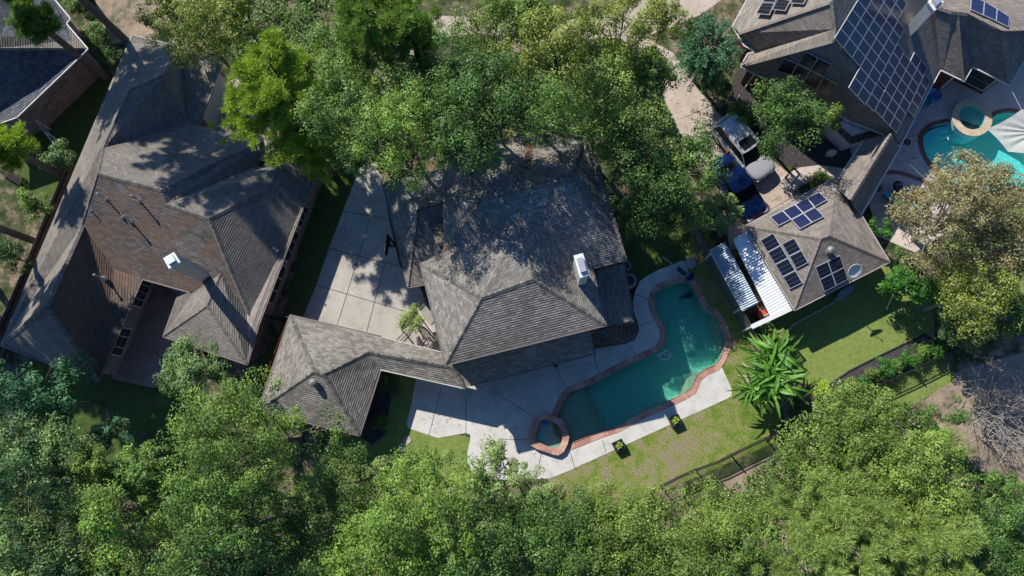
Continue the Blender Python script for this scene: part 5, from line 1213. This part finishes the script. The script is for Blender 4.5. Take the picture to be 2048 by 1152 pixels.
# --- bottom belt
tree(70, 800, 115, 9, 'teal', 'shaded blue green tree under the lower eave at the left edge', dens=.8)
tree(388, 740, 80, 9, 'blue', 'blue green tree over the wooden deck of the left house', leaf=.125)
tree(225, 870, 60, 5.5, 'teal', 'low dim blue green tree in the shade behind the left house', dens=.6)
tree(488, 885, 178, 13, 'bright', 'large bright green tree overlapping the plain garage roof', leaf=.125)
tree(70, 950, 150, 12, 'blue', 'pale blue green tree at the left edge below the shaded lawn', leaf=.125)
tree(195, 935, 60, 10, 'olive', 'yellow green top poking between the blue green trees at lower left', leaf=.125)
tree(60, 1110, 150, 12.5, 'blue', 'broad blue green tree in the lower left corner', leaf=.125)
tree(235, 1040, 110, 11.5, 'bright', 'mid green tree just right of the lower left corner trees', leaf=.125, dens=.85)
tree(455, 1065, 165, 12.5, 'mid', 'broad mid green tree along the bottom edge below the large bright one', leaf=.125)
tree(345, 1120, 95, 11, 'olive', 'olive tree at the bottom edge left of the broad mid green one', leaf=.12)
tree(215, 1165, 80, 10, 'mid', 'half hidden green tree cut by the bottom edge at lower left', dens=.8)
tree(600, 1090, 100, 9, 'dark', 'dim green tree in the dark gap at the bottom edge', dens=.6)
tree(845, 1045, 175, 10.5, 'bright', 'wide fresh green tree below the garage lawn', leaf=.12, ch=5.5)
tree(720, 1130, 110, 10, 'bright', 'fresh green tree at the bottom edge under the wide one', leaf=.12, dens=.9)
tree(770, 935, 34, 4.5, 'pale', 'small lone pale tree at the corner of the garage shadow', dens=.8, leaf=.12)
tree(995, 945, 68, 8.5, 'pale', 'thin pale tree with loose twigs over the pool deck', dens=.55, leaf=.12, bark='barkpale')
tree(1080, 985, 55, 8, 'pale', 'thin pale tree reaching the deck edge, right of its loose twin', dens=.6, leaf=.12, bark='barkpale')
tree(1015, 1090, 150, 10.5, 'mid', 'rounded green tree at the bottom edge below the spa', leaf=.12)
tree(1130, 1055, 105, 9.5, 'mid', 'dense green tree below the raised spa', leaf=.12)
tree(1260, 1055, 125, 9, 'olive', 'olive green tree below the pool lawn', leaf=.12)
tree(1180, 1130, 110, 9, 'olive', 'olive green tree cut by the bottom edge under the pool lawn', leaf=.12)
tree(1430, 1060, 110, 9, 'olive', 'olive green tree at the left end of the black fence', leaf=.12)
tree(1350, 1120, 120, 9, 'olive', 'dense olive tree in the middle of the bottom edge', leaf=.12)
tree(1490, 1125, 70, 8, 'mid', 'green tree beside the bare reddish patch at the bottom', leaf=.12)
tree(1700, 885, 150, 8.5, 'olive', 'wide yellow olive tree below the mulch bed', leaf=.12, ch=4.5)
tree(1600, 985, 90, 8, 'olive', 'olive tree just right of the black fence shadow', leaf=.12)
tree(1840, 960, 140, 8.5, 'olive', 'wide olive tree beside the bare brown thicket', leaf=.12, ch=4.5)
tree(1700, 1010, 120, 9, 'olive', 'olive tree crowded in the middle of the lower right trees', leaf=.12)
pine(1690, 1095, 130, 12, 'softpine', 'soft pale pine at the bottom edge of the lower right trees', dens=1.1)
pine(1860, 1105, 120, 11, 'softpine', 'yellow green pine at the bottom edge near the right corner', dens=.9)
tree(1990, 1070, 95, 8, 'mid', 'green tree in the lower right corner', leaf=.12)
tree(2010, 980, 50, 6, 'mid', 'small green tree at the right edge below the bare thicket', dens=.7, leaf=.12)
tree(1890, 835, 48, 4.5, 'mid', 'open small leaved tree above the wide olive tree', dens=.45, leaf=.12)
# --- right side
tree(1925, 425, 165, 9.5, 'tan', 'large tan leaved tree hiding the lower side of the turquoise pool', leaf=.125, dens=1.15, bark='barkpale')
tree(2010, 500, 105, 8.5, 'tan', 'tan leaved tree with bare pale limbs at the right edge', leaf=.125, dens=.7, bark='barkpale')
tree(1945, 590, 105, 8, 'yellow', 'yellowing tree below the large tan one', leaf=.125, dens=.9, bark='barkpale')
tree(2040, 640, 70, 5.5, 'mid', 'green tree at the right edge under the yellowing tree', leaf=.125, dens=.7)
tree(1822, 565, 62, 4.0, 'emerald', 'dense emerald shrub tree at the lower corner of the solar garage', leaf=.12, dens=1.2)
bush(1910, 665, 50, 3.5, 'blue', 'blue green bush at the end of the mulch bed')
tree(1758, 462, 26, 2.5, 'emerald', 'small bright bush between the solar garage and the patio', leaf=.12)
for i, (x, y, r, l) in enumerate(((1868, 700, 24, 'topmost shrub of the mulch bed row, beside the blue green bush'), (1835, 709, 20, 'second shrub from the top of the mulch bed row'), (1812, 722, 24, 'plumpest shrub near the upper end of the mulch bed row'), (1788, 733, 16, 'small shrub mid row on the mulch bed'),
        (1768, 740, 25, 'broad shrub in the middle of the mulch bed row'), (1743, 750, 17, 'shrub just below the broad middle one on the mulch bed'), (1724, 762, 17, 'shrub near the lower end of the mulch bed row'), (1705, 772, 14, 'smallest shrub near the low end of the mulch row'), (1688, 785, 13, 'last shrub at the low end of the mulch row'))):
    bush(x, y, r, 1.1, 'bright' if i % 2 else 'emerald', l, group='shrubs in a row on the mulch bed', leaf=.11)
bush(1645, 780, 20, .7, 'lime', 'low yellow green ground shrub right of the banana clump', leaf=.11)
bush(1750, 370, 18, 1.2, 'dark', 'dark bush in the shade beside the white breezeway gutter'); bush(1640, 365, 26, .9, 'dark', 'dark low planting in the curve of the garden path', leaf=.1)
bush(1550, 668, 34, 2.6, 'vine', 'loose light green shrub growing through the lattice screen', dens=.5, leaf=.16)
# --- driveway side
tree(1578, 235, 95, 7, 'dark', 'round dense tree between the silver suv and the solar house', leaf=.12, dens=1.3)
tree(1665, 232, 34, 5.5, 'olive', 'small light tree overlapping the lowest black panels', leaf=.12, dens=.7)
feathery(1418, 95, 78, 8, 'teal', 'feathery blue green tree with drooping sprays beside the solar house', 1.4)
feathery(1445, 425, 48, 4.5, 'pale', 'pale willowy shrub overlapping the dark blue car', .9, name='willowy_shrub', cat='shrub')
tree(1300, 365, 105, 9, 'dark', 'dark green tree right of the grey house roof', leaf=.125, dens=1.1)
tree(1290, 455, 62, 6, 'dark', 'low dark tree beside the air conditioners of the grey house', leaf=.12)
tree(1360, 430, 60, 6.5, 'dark', 'dark tree at the top end of the grey board fence', leaf=.12)
tree(1375, 330, 95, 8, 'mid', 'green tree at the edge of the right driveway above the blue car', leaf=.125, dens=.8)
tree(1245, 290, 85, 9, 'dark', 'dim green tree beyond the upper right roof corner', dens=1.0, leaf=.12)
bush(1430, 170, 40, 2.2, 'dark', 'dark bushes in the bed below the feathery tree')
bush(1480, 235, 35, 1.8, 'dark', 'dark low bush by the red brick wall near the silver suv', leaf=.1)
# --- top belt
pine(560, 175, 140, 12.5, 'lime', 'large lime green pine overlapping the left house garage end', ch=8, dens=1.35, bark='barkdark')
pine(600, 268, 75, 9.5, 'lime', 'smaller lime pine drooping over the left house eave', ch=5.5, dens=.8)
tree(400, 65, 125, 11, 'yellow', 'yellow green tree above the top end of the left house', leaf=.125, dens=.75)
tree(480, 40, 70, 10.5, 'yellow', 'yellow green tree between the others at the top', leaf=.125, dens=.7)
tree(330, 18, 60, 7, 'yellow', 'low yellow tree at the top edge by the dry ground', leaf=.12, dens=.6)
bush(318, 62, 24, 2, 'pale', 'pale rounded bush at the top corner of the left house')
bush(168, 20, 34, 2.6, 'mid', 'bush at the top edge between the slate house and dry ground'); bush(195, 72, 30, 2.4, 'mid', 'bush beside the white gutter corner of the slate house'); bush(225, 110, 22, 1.6, 'dark', 'dark bush against the top left corner of the left house')
tree(680, 120, 125, 12, 'mid', 'sparse green tree right of the large lime pine', dens=.65, leaf=.12)
tree(710, 235, 125, 12.5, 'mid', 'green tree above the narrow end of the concrete driveway', dens=.9, leaf=.125)
pine(745, 35, 110, 14, 'bright', 'pine at the top edge right of the lime one', dens=.7)
pine(820, 60, 60, 14, 'bright', 'slimmer pine at the top edge with its bare trunk showing', dens=.7, ch=4)
tree(812, 265, 135, 13.5, 'bright', 'bright green tree hanging over the top of the concrete driveway', dens=1.0, leaf=.125)
tree(890, 170, 130, 14, 'dark', 'dark green tree in the middle of the top trees', dens=1.0, leaf=.125)
tree(1000, 215, 120, 13.5, 'dark', 'dark green tree above the peak of the grey house', dens=1.05, leaf=.125)
tree(925, 280, 95, 14, 'dark', 'dark green tree draped over the upper left of the grey roof', dens=1.0, leaf=.125)
tree(1090, 225, 110, 12.5, 'mid', 'green tree over the top edge of the grey roof', dens=.85, leaf=.125)
tree(985, 55, 110, 12, 'olive', 'olive tree over the pale street at the top', dens=.9, leaf=.125)
tree(1110, 90, 130, 14, 'yellow', 'wide yellow green tree with dark limbs at the top middle', dens=.75, leaf=.125, bark='barkdark')
tree(1240, 75, 115, 13, 'yellow', 'yellow green tree beside the feathery one at the top', dens=.8, leaf=.125, bark='barkdark')
tree(1200, 205, 125, 12, 'olive', 'olive tree between the grey roof and the right driveway', dens=.85, leaf=.125)
tree(1330, 40, 70, 11, 'yellow', 'yellow tree at the top edge above the right driveway', dens=.7, leaf=.125)
tree(1050, 20, 100, 12, 'bright', 'green tree at the top edge over the pale street', dens=1.0, leaf=.12)
tree(1290, 160, 80, 10, 'olive', 'olive tree leaning over the upper bend of the right driveway', dens=1.0, leaf=.12)
tree(700, 965, 95, 9, 'mid', 'green tree in the dark gap below the plain garage', dens=1.1, leaf=.12)
tree(300, 955, 80, 9, 'mid', 'green tree filling the gap left of the large bright one', dens=1.1, leaf=.12)
# --- far left yard
pine(62, 35, 48, 9, 'bright', 'small pine tufts over the slate roof at the top left corner', ch=2.5, dens=.7); pine(8, 290, 50, 8, 'lime', 'lime green pine bough at the left edge', ch=2.2, dens=.9)
tree(115, 318, 42, 3.5, 'blue', 'rounded blue green shrub by the upper end of the board fence', leaf=.12); bush(78, 298, 16, 2.2, 'rust', 'rusty leaved twig beside the rounded blue green shrub', dens=.6)
tree(72, 412, 36, 3.5, 'bright', 'bright green shrub left of the board fence', leaf=.12); tree(15, 515, 48, 4, 'blue', 'blue green tree at the left edge beyond the board fence', leaf=.12)
# --- vine on the gate
bush(822, 640, 36, 2.6, 'vine', 'pale green vine spilling over the garden gate arch', dens=.8, leaf=.12, name='climbing_vine', cat='vine'); bush(884, 672, 12, .7, 'vine', 'thin weeds along the left wall of the grey house', leaf=.1)
bush(780, 770, 24, 1.0, 'dark', 'dim shrub in the bed between the garage and the deck', leaf=.1); bush(760, 845, 20, .9, 'dark', 'lower dim shrub in the bed right of the garage', leaf=.1)
# --- banana clump
def banana(px, py, label):
    rng = np.random.default_rng(77); c = P(px, py, 1.8); root = empty('banana_clump', (c.x, c.y, 0), label, 'banana plant'); V_ = []; T_ = []; o = Vector(root.location)
    st = MB()
    for s_ in range(19):
        a = rng.random()*6.28; rr = 1.25*math.sqrt(rng.random()); b = Vector((math.cos(a)*rr, math.sin(a)*rr*1.15, 0)); hh = 1.7+1.4*rng.random(); top = b+Vector((rng.normal()*.15, rng.normal()*.15, hh)); st.tube([o+b, o+top], [.09, .06], 7)
        for k in range(11):
            a2 = k*2.4+rng.random()*.5; ln = .8+1.1*rng.random(); out = Vector((math.cos(a2), math.sin(a2), 0)); w = .065+.075*rng.random(); tn = rng.random(); el = .25+.75*rng.random(); sd2 = Vector((-out.y, out.x, rng.normal()*.6)).normalized()
            seg = 9; pr = None; rng_d = .3+.7*rng.random()
            for q in range(seg+1):
                t = q/seg; p = top+out*(ln*t)+Vector((0, 0, ln*(el*t-.85*t*t*rng_d))); ww_ = w*math.sin(math.pi*min(1, .06+t*.93))**.55*(1 if q else .15)*(.72+.5*rng.random()); dz = Vector((0, 0, .30*ww_)); cur = (p-sd2*ww_+dz, p, p+sd2*ww_+dz)
                if pr:
                    for (A_, B_, C2, D2) in ((pr[0], pr[1], cur[1], cur[0]), (pr[1], pr[2], cur[2], cur[1])):
                        V_ += [tuple(A_), tuple(B_), tuple(C2), tuple(D2)]; T_.append(min(1, max(0, tn+rng.normal()*.16)))
                pr = cur
    dry = MB()
    for k in range(16):
        a = rng.random()*6.28; s = Vector((rng.normal()*.7, rng.normal()*.8, 1.6+rng.random())); e = s+Vector((math.cos(a)*.9, math.sin(a)*.9, -.5)); w = Vector((-math.sin(a), math.cos(a), 0))*.05; dry.face([o+s-w, o+s+w, o+e+w*.4, o+e-w*.4])
    dry.build('dry_leaves', M['barkpale'], root)
    st.build('stems', M['bark'], root); link_arrays('leaves', np.array(V_), np.array(T_), LF['banana'], root)
banana(1530, 752, 'big clump of banana plants with long bright leaves, right of the pool deck')
# --- bare thicket
def thicket(px, py, rpx, h, label):
    rng = np.random.default_rng(5); R = rpx*(CH-h)/FPX; c = P(px, py, h*.5); root = empty('bare_shrub', (c.x, c.y, 0), label, 'bare shrub'); m = MB(); o = Vector(root.location)
    for i in range(60):
        a = rng.random()*6.28; ln = R*(.4+.6*rng.random()); b = Vector((rng.normal()*R*.25, rng.normal()*R*.25, 0)); e = b+Vector((math.cos(a)*ln, math.sin(a)*ln, h*(.4+.6*rng.random()))); mid = b.lerp(e, .5)+Vector((rng.normal()*.15, rng.normal()*.15, .4)); m.tube([o+b, o+mid, o+e], [.035, .022, .006], 4, cap=False)
        for k in range(7):
            s = mid.lerp(e, rng.random()); f = s+Vector((rng.normal(), rng.normal(), rng.normal()*.5+.3))*.55; m.tube([o+s, o+f], [.014, .005], 3, cap=False)
    m.build('branches', M['barkpale'], root)
thicket(2005, 825, 95, 3.0, 'leafless grey brown thicket at the right edge above the lower trees')

# tall pines whose trunks stand inside the frame
def tall_pine(gx, gy, Rm, h, label, kind='mid'):
    g_ = P(gx, gy, 0); zc = h*.8; v = Vector((g_.x, g_.y, zc)); c = RM.transposed() @ (v-Vector((0, 0, CH)))
    # crown centre placed straight above the trunk
    SEED[0] += 1; px = 1024+FPX*c.x/-c.z; py = 576-FPX*c.y/-c.z
    pine(px, py, Rm*FPX/(CH-h*.8), h, kind, label, ch=6.5, dens=1.0)
tall_pine(262, 90, 3.4, 19, 'tall pine whose bare trunk rises at the top corner of the left house')
tall_pine(150, -30, 3.6, 18, 'tall pine standing beyond the top edge, seen only by its trunk and shade')
tall_pine(68, 482, 3.2, 16, 'tall pine whose thick trunk crosses the board fence at the left edge')
tall_pine(-40, 520, 3.0, 12, 'pine beyond the left edge shading the west wing')

# low growth under the trees, far too dense to count
def undergrowth(polys, n, mat, label, seed):
    rng = np.random.default_rng(seed); out = []
    areas = [abs(area(px_poly(p))) for p in polys]; tot = sum(areas)
    from mathutils.geometry import intersect_point_tri_2d, tessellate_polygon
    for poly, ar in zip(polys, areas):
        w = px_poly(poly); tr = tessellate_polygon([w]); ta = []
        for t in tr: a, b, c = (w[i] for i in t); ta.append(abs((b-a).cross(c-a).z)/2)
        cnt = rng.multinomial(int(n*ar/tot), np.array(ta)/sum(ta))
        for t, k in zip(tr, cnt):
            a, b, c = (np.array(w[i]) for i in t); r1 = np.sqrt(rng.random(k)); r2 = rng.random(k)
            out.append(a*(1-r1)[:, None]+b*(r1*(1-r2))[:, None]+c*(r1*r2)[:, None])
    p = np.concatenate(out); f = np.sin(p[:, 0]*1.7+np.sin(p[:, 1]*1.3)*1.5)*np.sin(p[:, 1]*1.9+1.1*np.sin(p[:, 0]*.9))
    keep = rng.random(len(p)) < .35+.65*(f > -.15); p = p[keep]; f = f[keep]
    p[:, 2] = rng.random(len(p))**1.5*(.25+.55*np.clip(f+.4, 0, 1))+.03
    o = link_arrays('undergrowth', leaf_quads(rng, p, .16, .10, .8), rng.random(len(p)), LF[mat]); o['label'] = label; o['category'] = 'undergrowth'; o['kind'] = 'stuff'
undergrowth([[(-60, 960), (330, 960), (420, 900), (600, 1000), (940, 1000), (1110, 1010), (1300, 1010), (1440, 990), (1560, 900), (1640, 830), (1820, 800), (2100, 1080), (2100, 1230), (-60, 1230)]], 90000, 'dark', 'dark low growth filling the ground under the bottom belt of trees', 3)
undergrowth([[(300, -40), (560, -60), (780, -40), (760, 120), (860, 130), (1060, 95), (1230, 80), (1310, 160), (1390, 340), (1300, 390), (1200, 270), (900, 300), (760, 340), (640, 310), (560, 170), (460, 110), (350, 60)]], 52000, 'mid', 'low leafy growth under the trees at the top middle', 4)

def fallen(poly, n, z, label, seed, mat='tan'):
    rng = np.random.default_rng(seed); w = px_poly(poly); xs = [p.x for p in w]; ys = [p.y for p in w]; out = []
    def inside(x, y):
        c = False; j = len(w)-1
        for i in range(len(w)):
            if (w[i].y > y) != (w[j].y > y) and x < (w[j].x-w[i].x)*(y-w[i].y)/(w[j].y-w[i].y)+w[i].x: c = not c
            j = i
        return c
    while len(out) < n:
        x = rng.uniform(min(xs), max(xs)); y = rng.uniform(min(ys), max(ys))
        if inside(x, y) and rng.random() < .35+.65*(math.sin(x*1.3)*math.sin(y*1.1+x*.4) > .1): out.append((x, y, z+.012*rng.random()))
    o = link_arrays('fallen_leaves', leaf_quads(rng, np.array(out), .085, .055, 4.0), rng.random(n), FALL); o['label'] = label; o['category'] = 'leaves'; o['kind'] = 'stuff'
FALL = leafmat('fallen leaves', (.10, .06, .035), (.26, .17, .09), .1)
fallen([(1745, 430), (1720, 300), (1790, 210), (1880, 150), (1900, 240), (1840, 250), (1830, 300), (1870, 350), (1800, 460)], 420, .03, 'brown leaves scattered over the shaded right patio', 8)
fallen([(720, 345), (687, 420), (658, 497), (800, 533), (778, 437), (763, 350)], 150, .03, 'brown leaves scattered on the upper end of the concrete driveway', 9)
fallen([(830, 770), (815, 845), (935, 860), (1050, 940), (1139, 936), (1070, 880), (1110, 790), (1250, 700), (1188, 712), (1000, 760)], 160, .042, 'few dry leaves scattered on the shaded pool deck', 10)
fallen([(1320, 120), (1350, 230), (1440, 380), (1500, 440), (1600, 390), (1530, 310), (1390, 170)], 420, .03, 'brown leaves scattered along the right driveway', 11)
